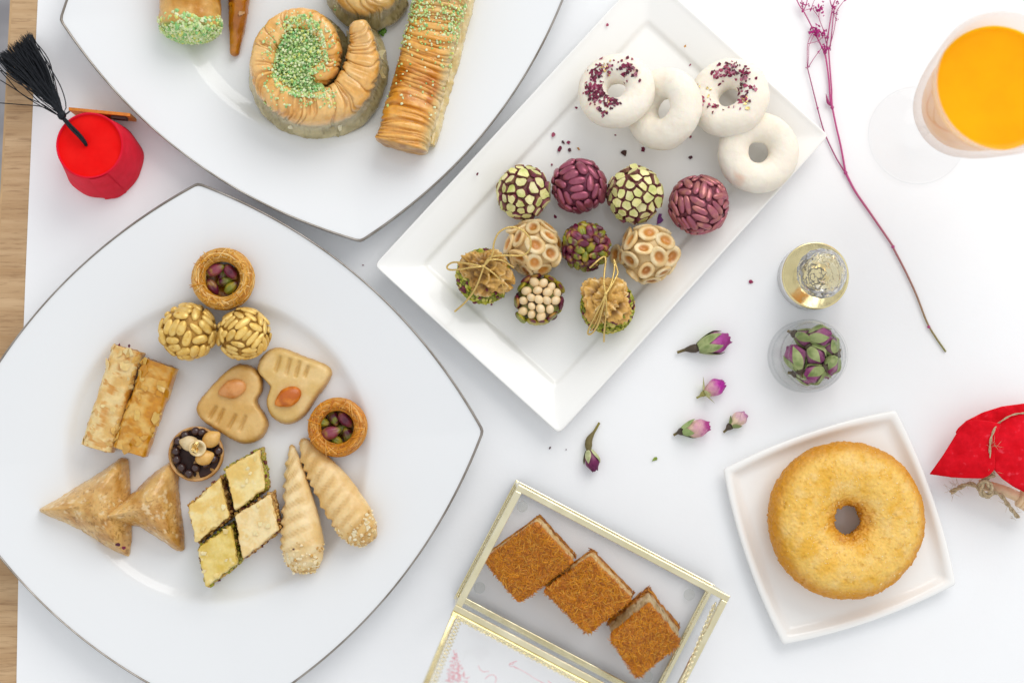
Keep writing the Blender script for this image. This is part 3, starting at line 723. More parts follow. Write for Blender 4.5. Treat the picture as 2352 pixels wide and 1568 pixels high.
TRI = [(0, 1)] + [(t_, (1 - t_ ** 2.3) ** .8 * .93 + .07) for t_ in np.linspace(.04, .94, 34)] + [(.965, .17), (.99, .12), (1, .07), (.99, .02), (.9, 0), (.02, 0)]
def triangle(pts, z, zmid, cpt, h, label, seed, tilt=None, z0=PL):
    poly = np.array(pts, float); dense = resample(Q('c4', pts, zmid)[:, :2], 220, True); dense = smooth_closed(dense, 4)
    cc = P(*cr('c4', *cpt), zmid + 10)[:2]; c = base_of(np.c_[dense, np.zeros(220)]); dense = dense - c[:2]
    t = thing('phyllo_triangle', label, 'pastry', (c[0], c[1], z0))
    def colf(q, tt, hf):
        a = fbm(q * .035, seed); col = lerp(S('#d8b27a'), S('#c0925a'), sstep(-.3, .3, a)); col = lerp(col, S('#8a5a2a'), .55 * sstep(.3, .5, fbm(q * .3, seed + 11, 2)))
        col = lerp(col, S('#e0bd86'), sstep(-.05, .5, fbm(q * .02, seed + 2) + (q[..., 1] - q[..., 0] * .55) / 260))  # upper left painted paler, a lit sheen put into the colour
        col = lerp(col, S('#8d6430'), .75 * sstep(.18, .38, fbm(q * .16, seed + 5)) * sstep(.4, -.3, (q[..., 1]) / 130))
        return lerp(col, S('#ecd9b4'), .6 * sstep(.22, .4, fbm(q * .09, seed + 8)))
    V, F, C = pillow(dense, cc - c[:2], 0, h, TRI, lambda q: 3.5 * fbm(q * .035, seed + 1) + 1.2 * fbm(q * .15, seed + 4), colf, 3, seed, tilt=tilt)
    g = G(); g.add(V, F, C); part('folded_phyllo', g, M['phyllo'], t)
    cl = cc - c[:2]
    def samp():
        i = rng.integers(220); u = rng.uniform(.15, .75); q = cl + (dense[i] - cl) * u
        zz = h * ((1 - u ** 1.75) ** .8 * .93 + .07) + 1.5; n = np.r_[unit(dense[i] - cl) * .55, 1] + rng.normal(0, .1, 3)
        pt = np.r_[q, zz]
        if tilt is not None: pt[2] += float(tilt(pt[None])[0])
        return pt, n
    scatter_flakes(t, 9, samp, 12, [S('#dcb67c'), S('#d0a262'), S('#e2c490')], M['phyllo'], bend=.04)
    return t
triangle([(80, 1158), (180, 1100), (330, 1000), (470, 915), (590, 828), (635, 838), (642, 960), (650, 1150), (655, 1330), (640, 1462), (500, 1400), (360, 1310), (230, 1240)], 0, 45, (455, 1120), 88,
         'browned phyllo triangle tucked under another triangle', 81, tilt=lambda q: 30 * sstep(0, -125, q[..., 0]))
triangle([(450, 1210), (560, 1130), (680, 1030), (780, 930), (900, 850), (935, 900), (940, 1050), (955, 1180), (975, 1330), (975, 1430), (930, 1430), (800, 1340), (700, 1280), (580, 1245)], 0, 66, (775, 1140), 84,
         'golden phyllo triangle resting its tip on the other triangle', 91, tilt=lambda q: 44 * sstep(-10, -95, q[..., 0]))
# red petal bits stuck on the triangle come with the petals below

# nests
def strand_col(n, cols):
    c = np.array(cols)[rng.integers(len(cols), size=n)]; return c * rng.uniform(.85, 1.12, (n, 1))
def nest(ctr, R, label, seed, cols, z0=PL):
    h = 62; p = P(*ctr, z0 + 50)
    t = thing('pastry_nest', label, 'pastry', (p[0], p[1], z0))
    r_in, r_out = R * .59, R * .93; rm, ra = (r_in + r_out) / 2, (r_out - r_in) / 2
    prof = [(r_in + 4, 3)] + [(rm + (ra - 2) * math.cos(a), h * .5 + h * .46 * math.sin(a)) for a in np.linspace(math.pi, 0, 12)] + [(rm + ra - 4, 2), (1, 2), (.5, 3.5), (r_in - 1, 3.5)]
    v, f = lathe(prof, 80); v[:, :2] *= (1 + .03 * fbm(v * .03, seed))[:, None]
    g = G(); g.add(v, f, lerp(S('#c98a45'), S('#9c5f28'), sstep(-.3, .3, fbm(v * .1, seed)))); core = part('ring', g, M['kunafa'], t)
    n, m = 620, 9; th0 = rng.uniform(0, 2*math.pi, n); ln = rng.uniform(.5, 2.0, n); q0 = rng.uniform(-.35, math.pi + .5, n); dq = rng.normal(0, .35, n)
    u = np.linspace(0, 1, m)[None]
    th = th0[:, None] + ln[:, None] * u; q = q0[:, None] + dq[:, None] * (u - .5) + .12 * np.sin(6 * u + th0[:, None])
    rr = rm + (ra + rng.uniform(-1, 2.6, (n, 1))) * np.cos(q); zz = h * .5 + (h * .5 + rng.uniform(-1, 2, (n, 1))) * np.sin(q)
    pth = np.stack([rr * np.cos(th), rr * np.sin(th), np.maximum(zz, 1.5)], 2)
    g = G(); v, f = strands(pth, rng.uniform(1.0, 1.7, n), 4); cc = np.repeat(strand_col(n, cols), m * 4, 0); g.add(v, f, cc)
    n2 = 70; th0 = rng.uniform(0, 2*math.pi, n2); dr = rng.normal(0, 1, (n2, 3)) * [1, 1, .5]
    a = np.stack([rm * np.cos(th0), rm * np.sin(th0), np.full(n2, h + 1.)], 1)[:, None] + unit(dr)[:, None] * (np.linspace(-1, 1, m)[None, :, None] * rng.uniform(8, 20, (n2, 1, 1)))
    rad = np.linalg.norm(a[..., :2], axis=2); a[..., 2] = h + 2 - np.clip(np.abs(rad - rm) - ra * .6, 0, 60) * .8 + rng.uniform(-1, 1, (n2, 1))
    v, f = strands(a, rng.uniform(.9, 1.4, n2), 4); g.add(v, f, np.repeat(strand_col(n2, cols), m * 4, 0))
    part('shredded_strands', g, M['kunafa'], t, kind='stuff'); return t
NC = [S(x) for x in ('#e8b870', '#dfa85c', '#d49748', '#f0cc92', '#e2b068', '#c4843c')]
nest1 = nest(cr('c3', 450, 335), 72, 'shredded pastry nest of pistachios above the two gold nut balls', 5, NC, 40.0)
nest2 = nest(cr('c3', 1172, 1268), 68, 'shredded pastry nest of pistachios leaning by the almond heart biscuits', 6, [S(x) for x in ('#e2a35a', '#da964c', '#cf8a42', '#eab574', '#c47a36')])

# pistachio kernels: six coloured variants shared by every pastry
def kernel_mesh(name, seed, c_a, c_b, c_tip, L=15, W=8.2, T=7.4):
    v, f = ico(4); x = v[:, 0]
    taper = 1 - .28 * sstep(.1, 1, x) - .08 * sstep(-.2, -1, x)
    v = np.stack([x * L, v[:, 1] * W * taper, v[:, 2] * T * taper], 1)
    groove = np.exp(-(v[:, 1] / 1.6) ** 2) * (v[:, 2] > 0) * 0.9
    v[:, 2] -= groove; v += unit(v) * (fbm(v * .13, seed) * 1.1)[:, None]
    a = fbm(v * .09, seed + 3) + x * .25
    col = lerp(c_a, c_b, sstep(-.22, .22, a)); col = lerp(col, c_tip, sstep(.55, .95, np.abs(x) + .2 * fbm(v * .15, seed)))
    g = G(); g.add(v, f, col); return g.mesh(name, M['nut'])
PUR, GRN, YEL, PNK, TAN = S('#5e2238'), S('#82883a'), S('#ab9c4a'), S('#8e4c5a'), S('#a5824e')
KERN = [kernel_mesh('pistachio', i, a, b, c) for i, (a, b, c) in enumerate(((PUR, GRN, YEL), (GRN, PUR, TAN), (PNK, TAN, GRN), (PUR, PNK, TAN), (GRN, YEL, PUR), (TAN, PUR, PUR)))]
def kernels(t, items):
    for (x, y, z, a, pit, k, s) in items:
        R = rotz(a) @ axang((0, 1, 0), pit); inst('pistachio', KERN[k], t, R, (x, y, z), s)
def rel(t, crop, pts, z):
    o_ = np.array(t.location) / U; q = Q(crop, pts, z); return q[:, :2] - o_[:2]
q = rel(nest1, 'c3', [(400, 275), (495, 290), (385, 385), (497, 390), (455, 345), (440, 300)], 90)
kernels(nest1, [(q[0][0], q[0][1], 34, .45, -.15, 2, 1.55), (q[1][0], q[1][1], 28, -.9, .1, 3, 1.45), (q[2][0], q[2][1], 32, -1.0, .2, 5, 1.35), (q[3][0], q[3][1], 30, .75, -.1, 4, 1.35), (q[4][0], q[4][1], 18, .3, 0, 0, 1.3), (q[5][0], q[5][1], 14, 1.2, 0, 0, 1.3)])
q = rel(nest2, 'c3', [(1078, 1235), (1148, 1208), (1222, 1222), (1128, 1302), (1240, 1325), (1165, 1352), (1190, 1280)], 60)
kernels(nest2, [(q[0][0], q[0][1], 28, -.3, .1, 4, 1.25), (q[1][0], q[1][1], 30, -1.2, -.1, 1, 1.3), (q[2][0], q[2][1], 30, -.85, .1, 3, 1.5), (q[3][0], q[3][1], 36, .35, -.1, 2, 1.75), (q[4][0], q[4][1], 26, -1.1, .1, 0, 1.4), (q[5][0], q[5][1], 24, -.6, 0, 4, 1.2), (q[6][0], q[6][1], 15, .5, 0, 0, 1.4)])

# heart biscuits
HP = [(t_, 1) for t_ in np.linspace(.005, .80, 44)] + [(.85, .985), (.89, .95), (.93, .88), (.96, .77), (.985, .6), (1, .36), (1, .2), (.985, .06), (.96, 0), (.02, 0)]
def heart(pts, cpt, grooves, almond, label, cols, seed, acol):
    h = 44; poly = catmull(Q('c3', pts, 50)[:, :2], 240, True); cc = P(*cr('c3', *cpt), 50)[:2]; c = base_of(np.c_[poly, np.zeros(240)])
    t = thing('heart_biscuit', label, 'biscuit', (c[0], c[1], PL)); poly = poly - c[:2]; cl = cc - c[:2]
    gr = [lerp(g_.mean(0), g_, np.full(2, .8)) for g_ in [(Q('c3', [a, b], 60)[:, :2] - c[:2]) for a, b in grooves]]
    def groove(q):
        d = np.zeros(q.shape[:2])
        for a, b in gr:
            ab = b - a; u = np.clip(((q[..., :2] - a) @ ab) / (ab @ ab), 0, 1); dist = np.linalg.norm(q[..., :2] - (a + u[..., None] * ab), axis=2)
            d = np.maximum(d, np.exp(-(dist / 4.4) ** 2) * (.75 + .25 * np.sin(u * math.pi)))
        return d
    def colf(q, tt, hf):
        col = lerp(cols[0], cols[1], sstep(-.3, .3, fbm(q * .025, seed))); col = lerp(col, cols[2], sstep(.90, 1.0, tt + .02 * fbm(q * .1, seed)) * .75)
        return lerp(col, cols[2] * .72, groove(q) ** 2 * .32 * (hf > .8))  # groove shade painted in as a darker tone
    V, F, C = pillow(poly, cl, 0, h, HP, lambda q: 1.4 * fbm(q * .03, seed) - 7.5 * groove(q) + 3.0 * np.clip(1 - np.linalg.norm(q[..., :2] - cl, axis=2) / 70, 0, 1), colf, 2.0, seed, 240)
    g = G(); g.add(V, F, C); part('dough', g, M['pastry'], t)
    a, b = Q('c3', almond, 62)[:, :2] - c[:2]; v, f = ico(4); L = np.linalg.norm(b - a) / 2
    x = v[:, 0]; wv = (1 - .34 * sstep(0, 1, x)) ; v2 = np.stack([x * L, v[:, 1] * L * .66 * wv, v[:, 2] * L * .46 * wv], 1); v2 += unit(v2) * (fbm(v2 * [.02, .2, .2], seed) * .5)[:, None]
    d = b - a; v2 = v2 @ rotz(math.atan2(d[1], d[0])).T + np.r_[(a + b) / 2, h + 5]
    g = G(); g.add(v2, f, lerp(acol[0], acol[1], sstep(-.2, .35, fbm(v2 * .05, seed + 2)))); part('almond', g, M['nut'], t)
heart([(283, 1150), (310, 1090), (400, 985), (490, 900), (560, 868), (640, 890), (692, 950), (700, 1030), (668, 1095), (678, 1135), (712, 1185), (735, 1245), (710, 1315), (650, 1362), (580, 1372), (500, 1340), (400, 1280), (310, 1215)], (520, 1125),
      [((415, 1135), (368, 1215)), ((462, 1150), (418, 1245)), ((540, 1185), (490, 1275)), ((600, 1195), (560, 1290))], ((602, 1000), (430, 1055)),
      'browner heart biscuit with a pale almond, point towards the phyllo rolls', (S('#dab882'), S('#cfa86e'), S('#b4864c')), 101, (S('#d9a070'), S('#c98a58')))
heart([(668, 890), (690, 830), (750, 776), (830, 768), (960, 820), (1090, 870), (1137, 918), (1110, 990), (1040, 1085), (980, 1180), (900, 1240), (820, 1242), (752, 1190), (725, 1115), (742, 1050), (748, 1010), (710, 965), (676, 925)], (880, 1000),
      [((815, 820), (785, 920)), ((878, 835), (852, 940)), ((938, 850), (912, 955)), ((990, 885), (968, 950))], ((945, 1035), (785, 1125)),
      'paler heart biscuit with a glossy toasted almond, next to a pistachio nest', (S('#e2c592'), S('#d6b67c'), S('#b98d50')), 111, (S('#d98f58'), S('#b9683a')))
# ------------------------------------------------------------------ chocolate tartlet, diamonds, horns
p = P(451, 1042, PL + 30); t = thing('chocolate_tartlet', 'round chocolate tartlet topped with dark pearls, hazelnuts and gold leaf', 'tart', (p[0], p[1], PL))
v, f = lathe([(.1, 0), (52, 0), (57, 6), (61, 24), (61.5, 35), (59.5, 39), (56, 39), (54, 33), (.1, 32)], 90)
v[:, :2] *= (1 + .012 * fbm(v * .08, 3))[:, None]; v[:, 2] += fbm(v * .12, 4) * 1.2 * (v[:, 2] > 20)
g = G(); g.add(v, f, lerp(S('#d3aa7a'), S('#b98d5c'), sstep(-.3, .3, fbm(v * .06, 2)))); part('shell', g, M['pastry'], t)
v, f = lathe([(.1, 33.5)] + [(r, 33.5) for r in np.linspace(5, 55, 14)] + [(55.2, 31)], 90); v[:, 2] += fbm(v * .06, 7) * 2.2
g = G(); g.add(v, f, lerp(S('#4a2a20'), S('#34190f'), sstep(-.3, .3, fbm(v * .05, 2)))); part('chocolate_filling', g, M['choc'], t)
v, f = ico(3); g = G(); g.add(v, f); me = g.mesh('chocolate_pearl', M['pearlchoc'])
q = rel(t, 'c5', [(77, 275), (160, 245), (22, 320), (5, 400), (12, 465), (50, 527), (108, 575), (160, 530), (300, 460), (338, 398), (210, 255), (240, 500)], PL + 42)
for x, y in q: inst('chocolate_pearl', me, t, np.eye(3), (x, y, 40), 10.2)
def hazel(name, L, W, col1, col2, seed):
    v, f = ico(4); x = v[:, 0]; ta = 1 - .32 * sstep(.2, 1, x)
    v2 = np.stack([x * L, v[:, 1] * W * ta, v[:, 2] * W * .92 * ta], 1); v2 += unit(v2) * (fbm(v2 * .06, seed) * 1.2)[:, None]
    g = G(); g.add(v2, f, lerp(col1, col2, sstep(-.2, .4, fbm(v2 * .06, seed + 1)))); return g.mesh(name, M['nut'])
hz = hazel('hazelnut', 23, 17.5, S('#dcb478'), S('#c8985a'), 4)
q = rel(t, 'c5', [(283, 305), (228, 450), (100, 330), (150, 355)], PL + 58)
inst('hazelnut', hz, t, rotz(.65), (q[0][0], q[0][1], 52), 1.0); inst('hazelnut', hz, t, rotz(.35), (q[1][0], q[1][1], 50), .95)
hw = hazel('blanched_hazelnut', 24, 17, S('#ead7b2'), S('#dcc59a'), 8); inst('blanched_hazelnut', hw, t, rotz(2.9), (q[2][0] + 3, q[2][1] - 3, 52), 1.0)
v, f = lathe([(8, 0), (14, 2), (18, 12), (19.5, 22), (18.5, 26), (15, 26), (11, 18), (.1, 14)], 28); v = v * [1, .95, 1]
R = axang((.2, 1, 0), .35); g = G(); g.add(v @ R.T + [q[3][0] + 2, q[3][1] - 4, 48], f, lerp(S('#eedcb8'), S('#dcc090'), sstep(-.2, .3, fbm(v * .1, 4)))); part('hollow_hazelnut', g, M['nut'], t)
g = G()
for _ in range(9):
    v, f = flake(9, .4, .3, 6); g.add(v @ frame(rng.normal(0, .6, 3) + [0, 0, 1], rng.normal(size=3)).T + [q[3][0] + 3 + rng.uniform(-7, 7), q[3][1] - 2 + rng.uniform(-9, 9), 72 + rng.uniform(0, 6)], f)
part('gold_leaf', g, M['goldfoil'], t, False)

DP = [(t_, 1) for t_ in np.linspace(.005, .93, 26)] + [(.955, .99), (.975, .965), (.99, .93), (1, .88), (.995, .84), (1.0, .80), (.97, .76), (1.0, .70), (1.0, .64), (1.04, .56), (1.025, .48), (1.06, .4), (1.04, .3), (1.08, .22), (1.05, .12), (1.07, .05), (1.03, 0), (.02, 0)]
def diamond(pts, label, top, fill, seed):
    h = 70; zt = PL + h; poly = smooth_closed(resample(Q('c5', pts, zt)[:, :2], 240, True), 5)
    c = base_of(np.c_[poly, np.zeros(240)]); poly = poly - c[:2]; cl = poly.mean(0)
    t = thing('baklava_diamond', label, 'pastry', (c[0], c[1], PL))
    def colf(q, tt, hf):
        a = fbm(q * .04, seed); tp = lerp(top[0], top[1], sstep(-.3, .35, a)); tp = lerp(tp, S('#f0e2b8'), .65 * sstep(.2, .42, fbm(q * .07, seed + 3)))
        n1 = fbm(q * .14, seed + 5); fl = lerp(fill[0], fill[1], sstep(-.25, .25, n1)); fl = lerp(fl, S('#5e3028'), sstep(.22, .4, fbm(q * .16, seed + 7)))
        fl = lerp(S('#d8b878'), fl, sstep(.84, .74, hf)); fl = lerp(S('#b98a4a'), fl, sstep(.0, .2, hf)); return lerp(fl, tp, sstep(.84, .88, hf))
    V, F, C = pillow(poly, cl, 0, h, DP, lambda q: 2.2 * fbm(q * .03, seed) + .9 * fbm(q * .1, seed + 1), colf, 5.0, seed, 240)
    g = G(); g.add(V, F, C); part('layers', g, M['pastry'], t)
    g = G(); ctr = []
    for _ in range(170):
        i = rng.integers(240); z = rng.uniform(4, 54); ctr.append(np.r_[cl + (poly[i] - cl) * rng.uniform(1.0, 1.075), z])
    part('chopped_nuts', crumbs(ctr, 4.2, [fill[0], fill[1], lerp(fill[0], fill[1], .5), S('#6b3b30'), S('#c9a667')]), M['crumb'], t, False, kind='stuff')
    def samp():
        i = rng.integers(240); u = math.sqrt(rng.random()) * .93; return np.r_[cl + (poly[i] - cl) * u, h + 1.4], np.r_[rng.normal(0, .06, 2), 1]
    scatter_flakes(t, 5, samp, 8, [S('#eedcae'), S('#e6cc92')], M['pastry'], bend=.05)
T1 = (S('#efdba4'), S('#e4c480'))
FG, FB = (S('#9fa040'), S('#b9a860')), (S('#b58a56'), S('#cfac78'))
diamond([(388, 540), (660, 385), (705, 690), (470, 870)], 'baklava diamond with a bright green pistachio side, uppermost of four', T1, FG, 121)
diamond([(98, 835), (350, 605), (425, 915), (160, 1120)], 'baklava diamond just below the chocolate tartlet', T1, FB, 131)
diamond([(465, 905), (745, 735), (810, 1020), (530, 1245)], 'baklava diamond touching the crimped horn biscuit', (S('#f0dcb0'), S('#e6c890')), FB, 141)
diamond([(172, 1160), (435, 980), (490, 1275), (240, 1468)], 'yellower baklava diamond at the bottom of the four', (S('#e8d290'), S('#d8bc6c')), FG, 151)

def horn(pts, ws, hs, label, seed, marks, cols, lift=0.0):
    n = 130; pa = catmull(Q('c5', pts, PL + 40)[:, :2], n); c = base_of(np.c_[pa, np.zeros(n)]); pa = pa - c[:2]
    t = thing('crimped_horn', label, 'biscuit', (c[0], c[1], PL)); u = np.linspace(0, 1, n)
    w = np.interp(u, *ws); h = np.interp(u, *hs)
    def disp(s, p, q):
        L = s.max(); u_ = s / L
        saw = np.sin(u_ * marks * 2 * math.pi + 1.3 * np.cos(p) * 2.2)
        band = np.exp(-((p - 1.75) / .62) ** 2)
        dots = np.sin(u_ * marks * 2 * math.pi * 3.0 + p * 3) * np.sin(p * 22)
        edge = np.exp(-((p - 2.95) / .5) ** 2)
        return ((1.0 + 1.6 * fbm(q * .05, seed + 9)) * np.sign(saw) * np.abs(saw) ** .6 * band - 2.6 * np.clip(dots, 0, 1) * band * (saw < 0.2) + (3.2 + 3 * fbm(q * .05, seed + 8)) * np.sin(u_ * marks * 1.3 * 2 * math.pi + 5 * fbm(q * .02, seed)) * edge + 3.0 * fbm(q * .035, seed)) * sstep(.97, .80, u_) * sstep(0, .12, u_)
    def colf(s, p, q, L):
        col = lerp(cols[0], cols[1], sstep(-.3, .3, fbm(q * .03, seed + 2)))
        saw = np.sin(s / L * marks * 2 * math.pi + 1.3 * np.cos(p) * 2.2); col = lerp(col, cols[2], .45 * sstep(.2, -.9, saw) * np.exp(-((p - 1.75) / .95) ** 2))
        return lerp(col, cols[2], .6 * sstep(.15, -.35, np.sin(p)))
    up = lift * sstep(.45, 1, u)
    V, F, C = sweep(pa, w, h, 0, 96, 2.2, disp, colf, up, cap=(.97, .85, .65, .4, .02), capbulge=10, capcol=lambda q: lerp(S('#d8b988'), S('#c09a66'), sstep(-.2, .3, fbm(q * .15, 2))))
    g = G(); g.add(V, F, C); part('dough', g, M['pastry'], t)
    g = G(); ax = unit(pa[-1] - pa[-12]); nr = np.array([-ax[1], ax[0]]); ctr = []
    for _ in range(95):
        a = rng.uniform(.1, math.pi - .1); k = rng.beta(1.1, 2.4) * 74 - 9; q = rng.uniform(.4, 1) if k < 0 else 1
        i_ = int(np.clip(n - 1 - k / (np.linalg.norm(pa[-1] - pa[0]) / n), 0, n - 1)); kk = min(k, 0)
        ctr.append(np.r_[pa[i_] - ax * kk + nr * math.cos(a) * w[i_] * q, up[i_] + h[i_] / 2 + h[i_] / 2 * math.sin(a) * q + 1])
    part('chopped_almond', crumbs(ctr, 3.7, [S(x) for x in ('#f0dfbb', '#e6cf9f', '#ecd6a8', '#f4e8cc', '#d0a870')]), M['crumb'], t, False, kind='stuff')
    g = G()
    for _ in range(9):
        a = rng.uniform(.7, 2.4); k = rng.uniform(0, 46); v, f = flake(8, .1, .6, 5); i_ = int(np.clip(n - 1 - k / (np.linalg.norm(pa[-1] - pa[0]) / n), 0, n - 1))
        g.add(v @ frame(np.r_[nr * math.cos(a), math.sin(a)], rng.normal(size=3)).T + np.r_[pa[i_] + nr * math.cos(a) * w[i_], up[i_] + h[i_] / 2 + (h[i_] / 2 + 2) * math.sin(a)], f, S('#f2e2bf') * rng.uniform(.85, 1.05))
    part('almond_flakes', g, M['crumb'], t, False, kind='stuff')
HC = (S('#efd9ae'), S('#e4c794'), S('#c49c62'))
horn([(905, 385), (925, 520), (945, 660), (965, 820), (985, 980), (1005, 1140), (1010, 1320)], ([0, .12, .35, .6, .8, .93, 1], [7, 18, 30, 42, 48, 42, 30]), ([0, .12, .35, .6, .8, .93, 1], [14, 34, 50, 68, 78, 66, 46]),
     'slim crimped horn biscuit with nutty end, alongside the diamonds', 161, 8.5, HC, 10.0)
horn([(1000, 335), (1075, 450), (1155, 570), (1240, 690), (1335, 830), (1430, 970), (1510, 1085)], ([0, .12, .35, .6, .8, .93, 1], [12, 26, 38, 45, 46, 38, 26]), ([0, .12, .35, .6, .8, .93, 1], [22, 42, 58, 72, 78, 64, 44]),
     'broader crimped horn biscuit tucked under the pistachio nest', 171, 9.0, (S('#ecd0a0'), S('#e0bd86'), S('#c2965a')), 25.0)

# ------------------------------------------------------------------ nut balls
def pack(R, L, w, seed, tries=5000, zmin=-.55, align=True, nmax=999):
    r_ = np.random.default_rng(seed); pts = np.zeros((0, 3)); out = []
    for _ in range(tries):
        n = unit(r_.normal(size=3))
        if n[2] < zmin: continue
        a = 2.6 * vn(n[None] * 1.3, seed)[0] * (1 if align else 0) + (r_.normal(0, .35) if align else r_.uniform(0, 6.28))
        e = unit(np.cross(n, [.3, .9, .2])); d = e * math.cos(a) + np.cross(n, e) * math.sin(a)
        q = np.array([unit(n * R + d * L * k) * R for k in (-.62, 0, .62)]) if L > w * .6 else (n * R)[None]
        if len(pts) and np.min(np.linalg.norm(pts[:, None] - q[None], axis=2)) < w: continue
        pts = np.vstack([pts, q]); out.append((n, d))
        if len(out) >= nmax: break
    return out
def relax(R, L, w, N, seed, zmin=-.55, it=220, align=True):
    r_ = np.random.default_rng(seed); n = unit(r_.normal(size=(N * 3, 3))); n = n[n[:, 2] > zmin][:N]; N = len(n)
    a = 2.6 * vn(n * 1.3, seed) * align + r_.normal(0, .5 if align else 2, N)
    e = unit(np.cross(n, [.3, .9, .2])); d = e * np.cos(a)[:, None] + np.cross(n, e) * np.sin(a)[:, None]
    ks = np.array([-.66, -.22, .22, .66]) if L > 0 else np.array([0.0]); K = len(ks)
    own = np.repeat(np.arange(N), K); same = own[:, None] == own[None]
    for i in range(it):
        q = (n[:, None] * R + d[:, None] * (ks * L)[None, :, None]).reshape(-1, 3)
        df = q[:, None] - q[None]; ds = np.linalg.norm(df, axis=2) + 1e-6
        ov = np.clip(w - ds, 0, None); ov[same] = 0; f = (df / ds[..., None] * ov[..., None]).sum(1).reshape(N, K, 3) * .22
        fc = f.sum(1) / K * 1.6; tq = np.einsum('nkj,nj->n', np.cross((d[:, None] * (ks * L)[None, :, None]), f), n) / (L * L * .6 + 1e-6)
        n = n + fc / R; n = unit(n); n[:, 2] = np.maximum(n[:, 2], zmin); n = unit(n)
        d = d + np.cross(n, d) * np.clip(tq, -.3, .3)[:, None]; d = unit(d - n * (n * d).sum(1)[:, None])
    return list(zip(n, d))
def pine_mesh(name, mt, seed, L, W):
    v, f = ico(3); x = v[:, 0]; ta = 1 - .14 * x
    v = np.stack([np.sign(x) * np.abs(x) ** .82 * L, v[:, 1] * W * ta, v[:, 2] * W * .72 * ta], 1); v += unit(v) * (fbm(v * .08, seed) * .6)[:, None]
    g = G(); g.add(v, f); return g.mesh(name, mt)
def ball_at(D, r, z0, name, label, group=None, cat='sweet'):
    zc = z0 + r * .96; p = P(*D, zc); t = thing(name, label, cat, (p[0], p[1], z0), group); return t, r * mag(zc)
def core(t, r, zc, mt, col=(1, 1, 1), bump=.02, sub=5, name='core'):
    v, f = ico(sub); v = v * (r * (1 + bump * fbm(v * 3, 2)))[:, None]; v[:, 2] = np.maximum(v[:, 2] + zc, .3)
    g = G(); g.add(v, f, col); return part(name, g, mt, t)
def pine_ball(D, r, z0, label, m_nut, m_core, L, W, w, seed, N):
    t, r = ball_at(D, r, z0, 'pine_nut_ball', label); rc = r - W * .62; zc = r * .96
    core(t, rc - 1, zc, m_core, bump=.05); me = pine_mesh('pine_nut', m_nut, seed, L, W)
    for n, d in relax(rc, L, w, N, seed):
        rr_ = np.random.default_rng(int((n[0] + 2) * 1e6)); s = rr_.uniform(.82, 1.12) * rr_.uniform(.9, 1.1, 3)
        pos = n * (rc + W * rr_.uniform(-.16, .24)); inst('pine_nut', me, t, frame(n + .12 * rng.normal(size=3) * .5, d), pos + [0, 0, zc], s)
pine_ball((433, 762), 66, PL, 'gold dusted ball of plump pine nuts touching the upper nest', M['nutgold'], M['coregold'], 19.5, 10.2, 18.6, 3, 52)
pine_ball((560, 766), 60, PL, 'gold dusted ball of slimmer pine nuts above the paler heart biscuit', M['nutgold'], M['coregold'], 19.0, 7.8, 14.4, 4, 58)
pine_ball((1330, 426), 64, PR, 'dark metallic rose pine nut ball between the two cut pistachio balls', M['nutrose'], M['corerose'], 21.0, 10.0, 18.4, 5, 49)
pine_ball((1606, 470), 69, PR, 'lighter metallic rose pine nut ball at the end of its row below the plain ring', M['nutrose2'], M['corerose2'], 21.5, 8.6, 16.0, 6, 60)

def clip(poly, n, d):
    out = []
    for i in range(len(poly)):
        a, b = poly[i], poly[(i + 1) % len(poly)]; fa, fb = a @ n - d, b @ n - d
        if fa <= 0: out.append(a)
        if (fa < 0) != (fb < 0): out.append(a + (b - a) * fa / (fa - fb))
    return np.array(out)
def pist_ball(D, r, label, seed):
    t, r = ball_at(D, r, PR, 'pistachio_mosaic_ball', label); zc = r * .96; rc = r - 5
    core(t, rc - 3, zc, M['pistside'])
    it = relax(rc, 0, 25, 74, seed, -.75, 14); N = np.array([n for n, _ in it]); r_ = np.random.default_rng(seed)
    for i, (n, d) in enumerate(it):
        if n[2] < -.55: continue
        F_ = frame(n, d); poly = 18.5 * np.array([[math.cos(a), math.sin(a)] for a in np.linspace(0, 6.283, 9)[:-1]])
        for j in np.argsort(-(N @ n))[1:9]:
            q = (N[j] - n) @ F_[:, :2] * rc
            dist = np.linalg.norm(q); poly = clip(poly, q / dist, dist / 2 - r_.uniform(-.8, 2.8))
            if len(poly) < 3: break
        if len(poly) < 3: continue
        m = 11; c0 = poly.mean(0); po = resample(poly, m, True) + r_.normal(0, .7, (m, 2)); st_ = []; tz = r_.normal(0, .09, 2)
        for sc, z in ((1.04, -6), (1.01, 1.5), (.93, 3.8), (.86, 4.5), (.45, 4.7), (.02, 4.8)):
            zz = z + (r_.normal(0, .3, m) if sc > .3 else 0) + ((po - c0) * sc) @ tz; st_.append(np.c_[c0 + (po - c0) * sc, zz * np.ones(m)])
        st_ = np.array(st_); F = gridF(6, m, False, True); V = st_.reshape(-1, 3)
        g = G(); side = F[:m * 2]; tops = F[m * 2:]
        g.add(V, [F]); g.M = [np.r_[np.ones(m * 2, int), np.zeros(len(F) - m * 2, int)]]
        me = g.mesh('pistachio_piece', [M['pisttop'], M['pistside']], False)
        tl = frame(n + r_.normal(0, .17, 3), d); inst('pistachio_piece', me, t, tl, n * (rc + r_.uniform(-2.5, 1.8)) + [0, 0, zc], 1)
pist_ball((1202, 442), 63, 'ball of cut pistachio pieces at the end of its row, above a hazelnut ball', 7)
pist_ball((1458, 447), 66, 'ball of cut pistachio pieces between two metallic rose balls', 8)

